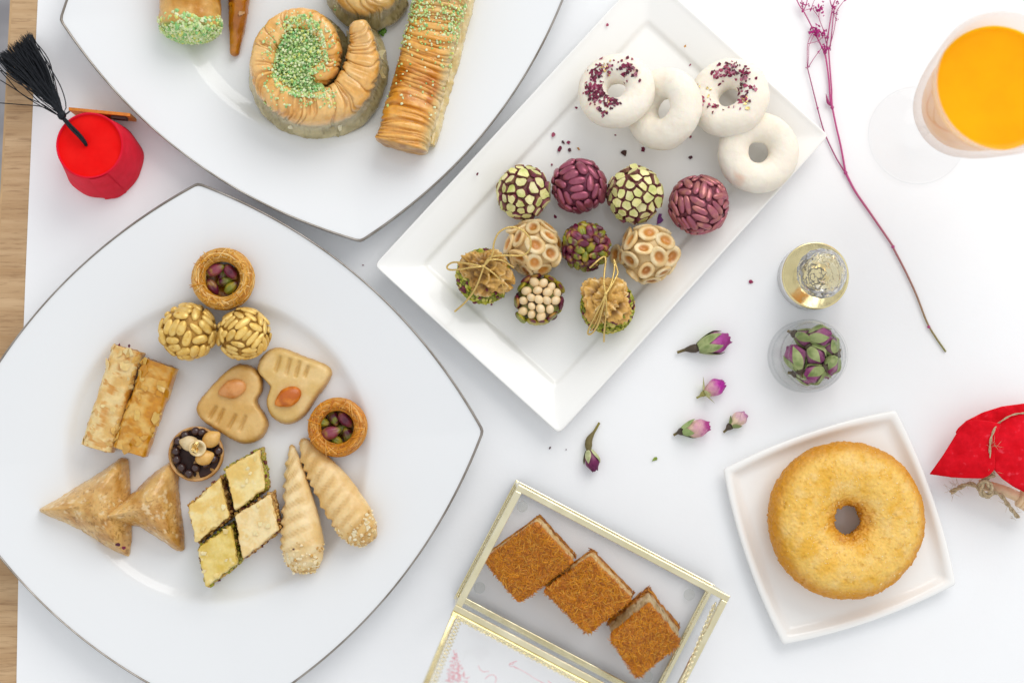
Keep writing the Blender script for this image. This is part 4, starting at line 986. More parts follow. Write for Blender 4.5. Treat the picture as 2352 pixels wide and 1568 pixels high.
def half_hazel(seed):
    pr = [(.1, -10), (11, -8.5), (18, -4), (21.2, 0), (22, 2.6), (21, 4.8), (18.2, 5.8), (14.6, 5.6), (11.6, 4.4), (9.2, 2.4), (6.5, .8), (3, .2), (.1, .6)]
    v, f = lathe(pr, 32); r_ = np.random.default_rng(seed); a = np.arctan2(v[:, 1], v[:, 0]); rr = np.hypot(v[:, 0], v[:, 1])
    ca = r_.uniform(.28, .5); k = 1 + .09 * np.cos(a - r_.uniform(0, 6)) + .11 * np.cos(2 * a) + .07 * np.maximum(0, np.cos(a)) ** 8
    inn = sstep(15.2, 8.0, rr) * (v[:, 2] > -3); v = v * np.c_[k * 1.0, k, np.ones(len(v))]
    v[:, 2] += fbm(v * .1, seed) * 1.4
    col = lerp(lerp(S('#ecd9b2'), S('#dfc190'), sstep(-.3, .3, fbm(v * .06, seed))), lerp(S('#cf945c'), S('#8a4e1e'), r_.uniform(0, .8) + 0 * v[:, 0]), inn)
    col = lerp(col, S('#e0b084'), sstep(4, 1.2, rr) * .6); g = G(); g.add(v, f, col); return g.mesh('hazelnut_half', M['nut'])
HH = [half_hazel(k) for k in range(7)]
def hazel_ball(D, r, label, seed, extra=None):
    t, r = ball_at(D, r, PR, 'hazelnut_ball', label); zc = r * .96; rc = r - 11
    core(t, rc + 2, zc, M['food'], S('#d8bd90'), .05)
    for i, (n, d) in enumerate(relax(rc, 0, 44, 24, seed, -.5, 40)):
        inst('hazelnut_half', HH[i % 7], t, frame(n + .24 * rng.normal(size=3), d), n * (rc + 4) + [0, 0, zc], float(rng.uniform(.86, 1.08)))
    if extra is not None:
        q = rel(t, 'd5', [extra], PR + 25)[0]; inst('hazelnut_half', HH[1], t, frame((-.7, .1, .5), (0, 1, 0)), (q[0], q[1], 26), .95)
hazel_ball((1224, 567), 63, 'hazelnut half ball under the loop of the gold cord', 13)
hazel_ball((1488, 583), 67, 'hazelnut half ball next to the whole pistachio ball, away from the cord', 14, (1610, 490))

t, r = ball_at((1345, 566), 60, PR, 'pistachio_kernel_ball', 'ball of whole purple and green pistachio kernels between two hazelnut balls'); zc = r * .96
core(t, r - 15, zc, M['food'], S('#7d8440'), .06)
for i, (n, d) in enumerate(relax(r - 13, 9, 15, 66, 9, -.5, 80, False)):
    dd = unit(d + n * .55); inst('pistachio', KERN[int(rng.integers(6))], t, frame(np.cross(dd, np.cross(n, dd)), dd), n * (r - 11) + [0, 0, zc], rng.uniform(1.0, 1.25))

def walnut_mesh(seed, L, W):
    v, f = ico(6); n = v.copy()
    b = v * [1.0, 1.0, .62]; q = np.c_[v[:, 0] * 2.1, np.abs(v[:, 1]) * 2.1, v[:, 2] * 2.1]
    a1 = 1 - np.abs(fbm(q * 1.0, seed, 2)) * 2.8; a2 = 1 - np.abs(fbm(q * 2.6, seed + 5, 3)) * 2.4
    cleft = np.exp(-(v[:, 1] / .09) ** 2) * .20; lob = .10 * np.cos(4 * np.arctan2(v[:, 1], v[:, 0])) * np.hypot(v[:, 0], v[:, 1]) ** 2
    rr = 1 + .24 * a1 + .11 * a2 - cleft * (v[:, 2] > 0) + lob - .12
    b = b * rr[:, None] * [L, W, (L + W) / 2]
    col = lerp(S('#85602f'), S('#d2a868'), sstep(-.1, .7, .6 * a1 + .4 * a2)); col = lerp(col, S('#f0d8a8'), sstep(.62, 1.0, a1) * sstep(-.1, .4, fbm(v * 2.2, seed + 8)))  # recess shade and pale ridge highlights painted into the nut colour
    col = lerp(col, S('#9a6a33'), .5 * sstep(.1, .45, fbm(v * 3, seed + 3))); g = G(); g.add(b, f, col); return g.mesh('walnut_half', M['nut'])
CH = [S(x) for x in ('#a3a843', '#b8b454', '#92963a', '#c6c26e', '#82843a', '#a8a84c', '#7a3b48', '#ccc076', '#99a044', '#6d3040')]
def walnut_ball(D, r, wD, ang, WL, WW, label, seed):
    t, r = ball_at(D, r, PR, 'walnut_topped_ball', label); zc = r * .90
    v, f = ico(5); v = v * (r - 3) * [1, 1, .88]; v[:, 2] = np.maximum(v[:, 2] + zc, .3); g = G(); g.add(v, f, S('#6c7430')); part('ball', g, M['food'], t)
    g = G(); vv, ff = ico(2)
    for n, d in pack(r - 2, 0, 7.0, seed, 5000, -.6):
        s = rng.uniform(.75, 1.3); w_ = vv * rng.uniform(.75, 1.15, (len(vv), 1)) * [6.2 * s, 4.3 * s, 2.6]
        g.add(w_ @ frame(n + .35 * rng.normal(size=3), d).T + n * (r - 2) * [1, 1, .88] + [0, 0, zc], ff, CH[rng.integers(len(CH))] * rng.uniform(.8, 1.15))
    part('pistachio_chips', g, M['crumb'], t, kind='stuff')
    me = walnut_mesh(seed, WL, WW); q = P(*wD, PR + 105)[:2] - np.array(t.location)[:2] / U
    inst('walnut_half', me, t, rotz(ang), (q[0], q[1], zc + r * .62), 1.0)
    return t
w1 = walnut_ball((1111, 634), 64, (1118, 625), -.45, 54, 44, 'green ball with walnut half and open looped gold cord, at the plate edge', 17)
w2 = walnut_ball((1396, 703), 63, (1393, 690), -.7, 52, 47, 'green ball with walnut half and narrow gold bow, near the plate corner', 18)
def cord(pts3, r=2.0, n=90):
    return tube(catmull(np.array(pts3, float), n), r, 8)
def cordpath(t, crop, pts):
    o_ = np.array(t.location) / U; return [np.r_[P(*cr(crop, x, y), PR + z)[:2] - o_[:2], z] for x, y, z in pts]
cd1 = thing('gold_cord', 'thin gold cord with a big round loop tied on the walnut ball', 'cord', np.array(w1.location) / U + [0, 0, 0])
g = G()
for L_ in ([(120, 1212, 70), (200, 1140, 96), (270, 1040, 124), (322, 905, 132), (350, 850, 132), (410, 825, 138), (500, 822, 142), (590, 822, 142), (640, 785, 144), (650, 720, 146), (620, 670, 148), (570, 635, 150), (500, 625, 150), (430, 660, 148), (395, 730, 144), (388, 800, 138)],
           [(388, 800, 138), (372, 840, 136), (335, 885, 133), (318, 900, 132)],
           [(318, 900, 133), (240, 905, 132), (150, 920, 118), (80, 920, 102), (68, 895, 100), (110, 870, 108), (190, 875, 122), (270, 890, 131), (318, 900, 133)],
           [(325, 895, 134), (350, 860, 136), (400, 850, 138), (460, 860, 132), (530, 905, 120)],
           [(325, 900, 134), (370, 930, 130), (420, 975, 124), (455, 1030, 112), (462, 1090, 98)]):
    g.add(*cord(cordpath(w1, 'c6', L_), 2.1))
part('strand', g, M['cord'], cd1)
v, f = ico(3); g = G(); q = cordpath(w1, 'c6', [(320, 898, 134)])[0]; g.add(v * [5, 4, 4] + q, f); part('knot', g, M['cord'], cd1)
cd2 = thing('gold_cord', 'thin gold cord tied in a narrow bow over the walnut', 'cord', np.array(w2.location) / U)
g = G()
for L_ in ([(1490, 925, 140), (1470, 800, 136), (1478, 660, 124), (1490, 560, 112), (1478, 505, 110), (1430, 525, 112), (1370, 575, 116), (1310, 630, 110)],
           [(1490, 925, 140), (1545, 830, 136), (1580, 700, 126), (1590, 600, 116), (1580, 530, 112), (1600, 580, 116), (1628, 680, 122), (1605, 745, 128), (1545, 850, 136), (1495, 925, 140)],
           [(1490, 930, 140), (1440, 1040, 138), (1370, 1180, 124), (1300, 1320, 92), (1290, 1385, 80), (1340, 1370, 84), (1405, 1270, 112), (1450, 1110, 134), (1490, 930, 140)],
           [(1490, 930, 140), (1470, 1020, 138), (1420, 1160, 126), (1360, 1290, 98), (1320, 1345, 84)],
           [(1492, 930, 140), (1498, 1060, 136), (1490, 1200, 118), (1475, 1350, 86), (1470, 1470, 52)]):
    g.add(*cord(cordpath(w2, 'd5', L_), 2.1))
part('strand', g, M['cord'], cd2)
g = G(); q = cordpath(w2, 'd5', [(1490, 925, 140)])[0]; g.add(v * [4.5, 5, 4] + q, f); part('knot', g, M['cord'], cd2)

t, r = ball_at((1240, 689), 60, PR, 'pearl_filled_ball', 'cup of pistachio petals filled with cream sugar pearls'); zc = r * .9
v, f = ico(5); v = v * [r - 9, r - 9, (r - 9) * .9]; v[:, 2] = np.clip(v[:, 2] + zc - 4, .3, 76); g = G(); g.add(v, f, lerp(S('#74763a'), S('#5c4a34'), sstep(-.2, .3, fbm(v * .06, 4)))); part('ball', g, M['food'], t)
v, f = ico(3); g = G(); g.add(v * [10.6, 9.0, 9.6], f); me = g.mesh('sugar_pearl', M['pearl'])
PRL = [(680, 790, 1.15), (782, 800, 1.05), (875, 840, .95), (590, 890, 1.08), (716, 885, 1), (830, 905, 1.08), (940, 912, 1.0), (555, 1000, .98), (643, 968, .95), (728, 990, 1.02), (820, 1000, 1), (922, 998, 1.05), (552, 1120, 1.08), (648, 1065, .85), (748, 1095, 1.05), (857, 1097, .98), (648, 1155, .95), (757, 1180, 1.1)]
for (x, y, s) in PRL:
    q = rel(t, 'd5', [(x, y)], PR + 88)[0]; d2 = np.linalg.norm(q) / 42
    inst('sugar_pearl', me, t, rotz(rng.uniform(0, 3.1)), (q[0], q[1], 85 - 12 * d2 ** 2), s * 1.04)
for (x, y, k) in ((680, 722, 1), (866, 752, 4), (978, 842, 4), (538, 832, 0), (478, 1015, 1), (985, 1030, 5), (520, 1200, 0), (660, 1245, 4), (880, 1180, 1), (760, 1248, 4), (590, 760, 3)):
    q = rel(t, 'd5', [(x, y)], PR + 68)[0]; out_ = unit(np.r_[q, 0]); up = unit(np.array([0, 0, 1.0]) + .45 * out_)
    inst('pistachio', KERN[k], t, frame(out_, up), np.r_[out_[:2] * (np.linalg.norm(q) - 1), 60], (1.5, 1.9, 1.05))
for k in range(15):
    a = k / 15 * 6.283; out_ = np.array([math.cos(a), math.sin(a), 0]); inst('pistachio', KERN[int(rng.integers(6))], t, frame(out_ + [0, 0, -.4], (0, 0, 1)), np.r_[out_[:2] * 47, 30], (1.3, 1.3, .9))

# ------------------------------------------------------------------ white ring cookies
PETC = [S(x) for x in ('#6b1f3a', '#7f2a48', '#561a30', '#93405c', '#a5566c', '#4a2430', '#b98090', '#701d3c')]
def ring_cookie(D, zc, R, a, b, tilt_ax, tilt, label, seed, spans=(), nfl=0, leaf=()):
    p = P(*D, zc); t = thing('ring_cookie', label, 'biscuit', (p[0], p[1], PR)); rz = zc - PR
    th, ph = np.meshgrid(np.arange(120) * 2*math.pi/120, np.arange(48) * 2*math.pi/48, indexing='ij')
    wob = 1 + .035 * vn(np.dstack([np.cos(th) * 1.2, np.sin(th) * 1.2, 0*th]), seed)
    ez = np.sin(ph); ez = np.where(ez < 0, -np.abs(ez) ** .7, ez)
    x = (R * wob + a * np.cos(ph)) * np.cos(th); y = (R * wob + a * np.cos(ph)) * np.sin(th); z = b * ez
    V = np.dstack([x, y, z]); V = V + unit(V - np.dstack([R*np.cos(th), R*np.sin(th), 0*th])) * (fbm(V * .03, seed) * 2.6 + fbm(V * .11, seed + 2) * .7)[..., None]
    Rm = axang(tilt_ax, tilt); V = V @ Rm.T + [0, 0, rz]
    lo = V[..., 2].min()
    g = G(); g.add(V.reshape(-1, 3), [gridF(120, 48, True, True)]); part('dough', g, M['cookie'], t)
    def put(g, n, size, cols, spans, foil=False):
        for _ in range(n):
            s0, s1 = spans[rng.integers(len(spans))]; aa = math.radians(rng.normal((s0 + s1) / 2, (s1 - s0) / 3.4)); pp_ = rng.normal(1.75, .36)
            q = np.array([(R + (a + 1) * math.cos(pp_)) * math.cos(aa), (R + (a + 1) * math.cos(pp_)) * math.sin(aa), (b + 1) * math.sin(pp_)])
            nn = np.array([math.cos(pp_) * math.cos(aa), math.cos(pp_) * math.sin(aa), math.sin(pp_)]) + rng.normal(0, .38, 3)
            v, f = flake(size * rng.uniform(.55, 1.4), .35, .45, 6)
            g.add((v @ frame(nn, rng.normal(size=3)).T + q) @ Rm.T + [0, 0, rz], f, cols[rng.integers(len(cols))] * rng.uniform(.8, 1.2))
        return g
    if nfl: part('rose_petal_flakes', put(G(), int(nfl * 1.35), 5.2, PETC, spans), M['petal'], t, False, kind='stuff')
    if leaf: part('gold_leaf', put(G(), 14, 4.6, [np.ones(3)], leaf), M['goldfoil'], t, False, kind='stuff')
ring_cookie((1742, 350), 74, 58, 34, 32, (.6, .8, 0), .08, 'plain white ring cookie lying flat at the plate corner', 3)
ring_cookie((1674, 224), 88, 58, 34, 33, (-.5, -.85, 0), .46, 'white ring cookie with rose petal flakes, leaning on the flat plain ring', 4, ((-60, 70), (40, 110), (-30, 60), (60, 140), (180, 270)), 95, ((-50, -20), (150, 190)))
ring_cookie((1524, 250), 96, 58, 35, 34, (-.1, -1.0, 0), .70, 'plain white ring cookie wedged between the two petal topped rings', 5)
ring_cookie((1416, 208), 100, 54, 33, 33, (-.6, -.75, 0), .34, 'white ring cookie crowned with rose petal flakes at the end of the row', 6, ((95, 175), (140, 215), (180, 240), (235, 285), (20, 70), (150, 250)), 165, ((105, 125), (245, 262)))
# ------------------------------------------------------------------ cake doughnut
p = P(1942, 1193, 62); t = thing('doughnut', 'large golden sugared ring doughnut on the small square plate', 'doughnut', (p[0], p[1], PS))
th, ph = np.meshgrid(np.arange(420) * 2*math.pi/420, np.arange(200) * 2*math.pi/200, indexing='ij')
R0, A0, B0 = 104.5, 71.5, 54.0
wob = 1 + .018 * vn(np.dstack([np.cos(th) * 1.5, np.sin(th) * 1.5, 0*th]), 3)
ez = np.sin(ph); ez = np.where(ez < 0, -np.abs(ez) ** .6, ez)
V = np.dstack([(R0 * wob + A0 * np.cos(ph)) * np.cos(th), (R0 * wob + A0 * np.cos(ph)) * np.sin(th), B0 * ez + 55])
nrm = np.dstack([np.cos(ph) * np.cos(th), np.cos(ph) * np.sin(th), np.sin(ph)])
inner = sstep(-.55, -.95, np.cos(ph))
d = 2.4 * fbm(V * .035, 5) + 1.5 * fbm(V * .12, 6) + 1.7 * fbm(V * .28, 7, 3) - 2.6 * sstep(.33, .52, fbm(V * .09, 8)) + inner * (11 * fbm(V * .06, 9) + 5 * fbm(V * .2, 10))
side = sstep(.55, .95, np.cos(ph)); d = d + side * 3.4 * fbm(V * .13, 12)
V = V + nrm * d[..., None]
col = lerp(S('#f4cc7e'), S('#eaba64'), sstep(-.3, .3, fbm(V * .025, 11))); col = lerp(col, S('#f4d8a0'), .4 * sstep(-.1, .5, fbm(V * .05, 13) + .3 * fbm(V * .25, 15)))
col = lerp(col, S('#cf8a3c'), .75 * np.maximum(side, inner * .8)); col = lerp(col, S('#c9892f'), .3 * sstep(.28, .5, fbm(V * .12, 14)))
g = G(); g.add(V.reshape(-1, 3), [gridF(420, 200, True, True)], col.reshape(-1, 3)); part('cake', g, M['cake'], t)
n = 420; a = rng.uniform(0, 2*math.pi, n); pp_ = rng.normal(1.57, .65, n)
pts = np.stack([(R0 + (A0 + 1) * np.cos(pp_)) * np.cos(a), (R0 + (A0 + 1) * np.cos(pp_)) * np.sin(a), (B0 + 1) * np.abs(np.sin(pp_)) + 55], 1)
part('sugar_grains', crumbs(pts, 1.2, [S('#f6e6c0'), S('#f0d6a2'), S('#e9c888')]), M['crumb'], t, False, kind='stuff')

# ------------------------------------------------------------------ glass box with lid
ZT = 205.0
a3, b3, d3 = P(1195, 1122, ZT)[:2], P(1668, 1372, ZT)[:2], P(1041, 1393, ZT)[:2]
ux = unit(b3 - a3); uy = np.array([ux[1], -ux[0]]); uy = uy if uy @ (d3 - a3) > 0 else -uy
LX, LY = np.linalg.norm(b3 - a3), (d3 - a3) @ uy
bc = a3 + ux * LX / 2 + uy * LY / 2
t = thing('glass_box', 'gold framed glass box with its lid open, holding shredded pastry squares', 'box', (bc[0], bc[1], 0)); boxt = t
def W3(x, y, z): return np.array([*(ux * x + uy * y), z])
hx, hy = LX / 2, LY / 2
Bq = 7.2
def gbar(name, a, b, up=(0, 0, 1), w=Bq, h=Bq, tt=None):
    g = G(); g.add(*bar(a, b, w, h, up)); o_ = part(name, g, M['gold'], tt or t, False)
    bv = o_.modifiers.new('bevel', 'BEVEL'); bv.width = 1.6 * U; bv.segments = 2
for z, s in ((ZT - Bq, 1), (12, 1)):
    gbar('frame_bar', W3(-hx - Bq, -hy, z), W3(hx + Bq, -hy, z)); gbar('frame_bar', W3(-hx - Bq, hy, z), W3(hx + Bq, hy, z))
    gbar('frame_bar', W3(-hx, -hy + Bq, z), W3(-hx, hy - Bq, z)); gbar('frame_bar', W3(hx, -hy + Bq, z), W3(hx, hy - Bq, z))
for sx in (-1, 1):
    for sy in (-1, 1): gbar('corner_post', W3(sx * hx, sy * hy, 18), W3(sx * hx, sy * hy, ZT - 2 * Bq), (1, 0, 0), Bq * .75, Bq * .75)
def pane(name, c, e1, e2, h1, h2, tt=None, mt='glass', th=1.5):
    n_ = unit(np.cross(e1, e2)); V = [c + e1 * h1 * i + e2 * h2 * j + n_ * th * k for k in (-1, 1) for i, j in ((-1, -1), (1, -1), (1, 1), (-1, 1))]
    g = G(); g.add(np.array(V), [np.array([[0, 1, 2, 3], [7, 6, 5, 4], [0, 4, 5, 1], [1, 5, 6, 2], [2, 6, 7, 3], [3, 7, 4, 0]])]); return part(name, g, M[mt], tt or t, False)
X3, Y3, Z3 = np.r_[ux, 0], np.r_[uy, 0], np.array([0, 0, 1.0])
pane('base_pane', W3(0, 0, 12), X3, Y3, hx - 6.5, hy - 6.5)
for sy in (-1, 1): pane('side_pane', W3(0, sy * hy, 106), X3, Z3, hx - 6, 86)
for sx in (-1, 1): pane('side_pane', W3(sx * hx, 0, 106), Y3, Z3, hy - 6, 86)
for sx in (-1, 1):
    for sy in (-1, 1):
        v, f = lathe([(.1, 0.2), (11, 0.2), (13, 2), (12.5, 5.5), (.1, 5.8)], 28); g = G(); g.add(v + W3(sx * (hx - 34), sy * (hy - 40), 4.2) , f); part('rubber_foot', g, M['rubber'], t)
def lace(name, a, b, inward, tt=None, pitch=13.2, depth=13):
    a = np.asarray(a, float); b = np.asarray(b, float); L = np.linalg.norm(b - a); m = int(L / pitch); tdir = unit(b - a); ps = []
    inward = unit(inward)
    for i in range(m):
        o_ = a + tdir * (i + .5) * L / m; u = np.linspace(0, 1, 9)[:, None]
        ps.append(o_ + tdir * (u - .5) * pitch * 1.15 + inward * depth * np.sin(u * math.pi) ** .8)
        ps.append(o_ + tdir * (u - .5) * pitch * 1.5 + inward * depth * .75 * np.abs(np.cos(u * math.pi)))
    V, F = strands(np.array(ps), .95, 5); g = G(); g.add(V, F); return part(name, g, M['gold'], tt or t)
lace('lace_trim', W3(-hx - 3, -hy, 22), W3(-hx - 3, hy, 22), Z3); lace('lace_trim', W3(-hx, -hy - 3, 22), W3(hx, -hy - 3, 22), Z3)
lace('lace_trim', W3(hx - 4, -hy + 8, 22), W3(hx - 4, hy, 22), Z3); lace('lace_trim', W3(hx + 3, -hy, ZT - 15), W3(hx + 3, hy, ZT - 15), -Z3)
# lid, hinged on the long side, standing open
el = math.radians(64); LD = Y3 * math.cos(el) + Z3 * math.sin(el); LN = unit(np.cross(X3, LD)); LL = 285.0
h0 = W3(0, hy + Bq + 5, ZT - 2)
lid = link('lid', None, t); lid.empty_display_size = .01
def LP(x, y): return h0 + X3 * x + LD * y
gbar('lid_bar', LP(-hx - Bq, 0), LP(hx + Bq, 0), LN, 6, 5, lid); gbar('lid_bar', LP(-hx - Bq, LL), LP(hx + Bq, LL), LN, 6, 5, lid)
gbar('lid_bar', LP(-hx, 6), LP(-hx, LL - 6), LN, 6, 5, lid); gbar('lid_bar', LP(hx, 6), LP(hx, LL - 6), LN, 6, 5, lid)
pane('lid_pane', LP(0, LL / 2), X3, LD, hx - 6, LL / 2 - 6, lid)
lace('lid_lace', LP(-hx + 6, 7) - LN * 3, LP(hx - 6, 7) - LN * 3, LD, lid); lace('lid_lace', LP(-hx + 7, 8) - LN * 3, LP(-hx + 7, LL) - LN * 3, X3, lid)
g = G()
for k in np.linspace(-hx + 50, hx - 80, 3):
    V, F = tube(np.array([h0 + X3 * k - LD * 5.5, h0 + X3 * (k + 90) - LD * 5.5]), 4.0, 10); g.add(V, F)
part('hinge_tube', g, M['gold'], t)
# pink printing on the lid glass
bo = np.r_[bc, 0]
def on_lid(px, py, off=2.2):
    d = -_z * FPX + _x * (px - 1176) - _y * (py - 784); p0 = bo + h0 + LN * off
    return CAM + d * (((p0 - CAM) @ LN) / (d @ LN)) - bo
g = G(); r_ = np.random.default_rng(4)
for _ in range(130):
    v_ = r_.random() ** .7; x0 = 800 + (r_.uniform(-190, 130) + 60) * v_; y0 = 1060 + 500 * v_
    ang = r_.normal(-math.pi / 2 - .2 * (1 - 2 * (x0 > 800)), .75); L = r_.uniform(18, 62) * (.5 + .5 * v_); cv = r_.normal(0, .5)
    pp_ = [on_lid(*cr('d8', x0 + L * u * math.cos(ang + cv * u), y0 + L * u * math.sin(ang + cv * u))) for u in np.linspace(0, 1, 5)]
    V, F = tube(np.array(pp_), r_.uniform(.45, .95), 4); g.add(V, F)
for L_ in ([(1700, 1245), (1640, 1262), (1590, 1285), (1605, 1320), (1660, 1325), (1760, 1375), (1860, 1430), (1950, 1490), (2060, 1550), (2150, 1590)], [(1590, 1285), (1640, 1290), (1660, 1270)], [(1660, 1325), (1690, 1345), (1720, 1350)],
           [(1140, 1310), (1170, 1370), (1220, 1400), (1290, 1390)], [(1240, 1500), (1300, 1450), (1370, 1450), (1400, 1500), (1380, 1570)], [(2150, 1530), (2190, 1560), (2240, 1590)]):
    q = catmull(np.array(L_, float), 24); V, F = tube(np.array([on_lid(*cr('d8', x, y)) for x, y in q]), .7, 4); g.add(V, F)
part('pink_print', g, M['ink'], lid)
# chain from the box to the lid
c0_, c1_ = W3(hx - 14, -hy + 22, ZT - 6), LP(hx - 10, LL - 60); g = G(); m = 64
for i in range(m):
    u = (i + .5) / m; o_ = c0_ * (1 - u) + c1_ * u - Z3 * 120 * u * (1 - u) * (1 - .3 * u); a = np.linspace(0, 2*math.pi, 11)
    td = unit(c1_ - c0_ - Z3 * 120 * (1 - 2 * u)); sd = unit(np.cross(td, Z3)) if i % 2 else unit(np.cross(td, np.cross(td, Z3)))
    V, F = tube(o_ + np.cos(a)[:, None] * td * 6.2 + np.sin(a)[:, None] * sd * 3.8, 1.2, 5, False); g.add(V, F)
part('chain', g, M['gold'], t)

KP = [(t_, 1) for t_ in np.linspace(.005, .94, 22)] + [(.965, .985), (.985, .95), (1, .89), (1.0, .82), (.975, .79), (.98, .7), (.97, .6), (.985, .5), (.965, .4), (.98, .32), (1.0, .25), (1.0, .1), (.98, 0), (.02, 0)]
def kunafa(pts, label, shear, seed, fill):
    h = 74; z0 = 14; poly = smooth_closed(resample(Q('d2', pts, z0 + h)[:, :2], 240, True), 5); c = base_of(np.c_[poly, np.zeros(240)]); poly = poly - c[:2]; cl = poly.mean(0)
    sh = np.array(shear, float)
    t = thing('shredded_pastry_square', label, 'pastry', (c[0], c[1], z0))
    def colf(q, tt, hf):
        tp = lerp(S('#d08640'), S('#ba7034'), sstep(-.3, .3, fbm(q * .03, seed))); fl = lerp(fill[0], fill[1], sstep(-.2, .25, fbm(q * [.06, .06, .2], seed + 3)))
        fl = lerp(fl, fill[2], sstep(.2, .4, fbm(q * .12, seed + 6))); col = lerp(fl, tp, sstep(.76, .84, hf)); return lerp(S('#a8622a'), col, sstep(.2, .34, hf))
    V, F, C = pillow(poly, cl, 0, h, KP, lambda q: 2.0 * fbm(q * .03, seed) + 1.4 * fbm(q * .12, seed), colf, 5, seed, 240)
    def shift(v): v = np.array(v, float); v[..., :2] += sh * (1 - v[..., 2:3] / h) * h; return v
    g = G(); g.add(shift(V), F, C); part('filling', g, M['food'], t)
    n, m = 3800, 6; i = rng.integers(240, size=n); u = np.sqrt(rng.random(n)) * .93; b = cl + (poly[i] - cl) * u[:, None]
    a = rng.uniform(0, 2*math.pi, n); cv = rng.normal(0, 1.1, n); L = rng.uniform(10, 28, n); s = np.linspace(-.5, .5, m)
    aa = a[:, None] + cv[:, None] * s; x = b[:, :1] + L[:, None] * s * np.cos(aa); y = b[:, 1:] + L[:, None] * s * np.sin(aa)
    z = h - 1 + rng.uniform(-.5, 3.6, (n, 1)) + 2.5 * np.cos(s * 3.1)[None] * rng.uniform(-.3, .9, (n, 1)) + 1.6 * fbm(np.dstack([x, y, 0*x]) * .03, seed)
    z = z - 9 * sstep(.96, 1.12, np.linalg.norm(np.dstack([x, y]) - cl, axis=2) / (np.linalg.norm(poly[i] - cl, axis=1)[:, None]))
    cols = strand_col(n, [S(k) for k in ('#de9442', '#d2863a', '#c27632', '#e6a452', '#b0662a', '#d48c42', '#eab064')])
    g = G(); v, f = strands(np.dstack([x, y, z]), rng.uniform(.55, .95, n), 4); g.add(shift(v), f, np.repeat(cols, m * 4, 0))
    n2 = 150; i = rng.integers(240, size=n2); tdir = unit(np.roll(poly, -1, 0) - poly)[i]; b = poly[i] * 1.0 + (poly[i] - cl) * .012
    s = np.linspace(-1, 1, m)[None]; L = rng.uniform(5, 13, (n2, 1)); zz = rng.uniform(2, 20, (n2, 1)) + rng.normal(0, 3, (n2, 1)) * s
    x = b[:, :1] + tdir[:, :1] * L * s; y = b[:, 1:] + tdir[:, 1:] * L * s
    v, f = strands(np.dstack([x, y, np.maximum(zz, 1)]), rng.uniform(1, 1.6, n2), 4); g.add(shift(v), f, np.repeat(strand_col(n2, [S('#b4762f'), S('#c88d48'), S('#9a5c26')]), m * 4, 0))
    part('shredded_strands', g, M['kunafa'], t, kind='stuff')
CRM = (S('#e6c898'), S('#d6b07a'), S('#f0dcb4'))
kunafa([(915, 392), (1168, 672), (800, 950), (550, 655)], 'shredded pastry square in the box corner away from the lid chain', (.17, .11), 181, CRM)
kunafa([(1278, 630), (1562, 925), (1262, 1160), (955, 858)], 'shredded pastry square in the middle of the three in the box', (.16, .12), 191, CRM)
kunafa([(1680, 952), (1890, 1215), (1592, 1455), (1402, 1178)], 'shredded pastry square showing nutty cut sides, by the box chain', (.08, .42), 201, (S('#b9a27c'), S('#cbb898'), S('#7c6040')))

# ------------------------------------------------------------------ fez with tassel
p = P(239, 369, 0); fz = thing('fez', 'small red fez ornament with a black tassel beside the upper plate', 'fez', (p[0], p[1], 0)); t = fz
HF = 138.0; lean = np.array([3.0, 10.0])
def fezshape(prof, n=120, wob=True):
    v, f = lathe(prof, n); v[:, :2] += lean * (v[:, 2:3] / HF)
    if wob:
        k = sstep(40, 0, v[:, 2]); a = np.arctan2(v[:, 1], v[:, 0]); v[:, :2] *= (1 + k * .022 * np.sin(a * 5 + 1) + k * .012 * np.sin(a * 9))[:, None]
    return v, f
v, f = fezshape([(.1, 1), (84, 1), (88, 1), (89.5, 5), (86.5, 30), (82, 65), (77, 100), (73.2, 134), (72.4, 138.5), (70.5, 139.5), (69, 137.5), (68.6, 131)])
g = G(); g.add(v, f); part('side', g, M['cardred'], t)
v, f = fezshape([(.1, 131.5), (30, 131.8), (68.9, 132)], 120, False); g = G(); g.add(v, f); part('crown', g, M['cardtop'], t)
an = np.linspace(-1.52, -.95, 24); rows = []
for z in (1, 30, 65, 100, 137):
    rr = np.interp(z, [1, 5, 30, 65, 100, 134, 140], [88.5, 89.8, 87, 82.6, 77.6, 73.8, 73]) + 1.3
    rows.append(np.c_[rr * np.cos(an - .06 * z / 137), rr * np.sin(an - .06 * z / 137), np.full(24, z)])
rows = np.array(rows); rows[..., :2] += lean * (rows[..., 2:3] / HF); g = G(); g.add(np.vstack([rows.reshape(-1, 3), (rows * [.975, .975, 1]).reshape(-1, 3)]), [gridF(5, 24), gridF(5, 24)[:, ::-1] + 120]); part('seam_flap', g, M['cardred'], t)
def rl(t_, crop, pts):
    o_ = np.array(t_.location) / U; return np.array([np.r_[P(*cr(crop, x, y), z)[:2] - o_[:2], z] for x, y, z in pts])
q = rl(t, 'c1', [(478, 758, 66), (905, 800, 66)]); ax = unit(q[1] - q[0]); nr = np.array([-ax[1], ax[0], 0])
g = G(); V, F = bar(q[0] - Z3 * 32, q[1] - Z3 * 32, 3.4, 32); g.add(V, F); part('backing_board', g, M['board'], t, False)
g = G(); V, F = bar(q[0] + ax * 95 - Z3 * 18 - nr * 7, q[1] - ax * 10 - Z3 * 18 - nr * 7, 3, 12); g.add(V, F); part('dark_strip', g, M['darkbrown'], t, False)  # plain dark brown bar set along the backing board
g = G()
for k in (0, 12):
    g.add(*tube(catmull(rl(t, 'c1', [(603 - k * .3, 1015, 133), (592 - k, 985 + k * .3, 141), (555 - k, 935 + k, 146), (500 - k, 880 + k, 148), (450 - k * .6, 825 + k * .8, 146)]), 50), 2.9, 8))
cordp = part('tassel_cord', g, M['thread'], t)
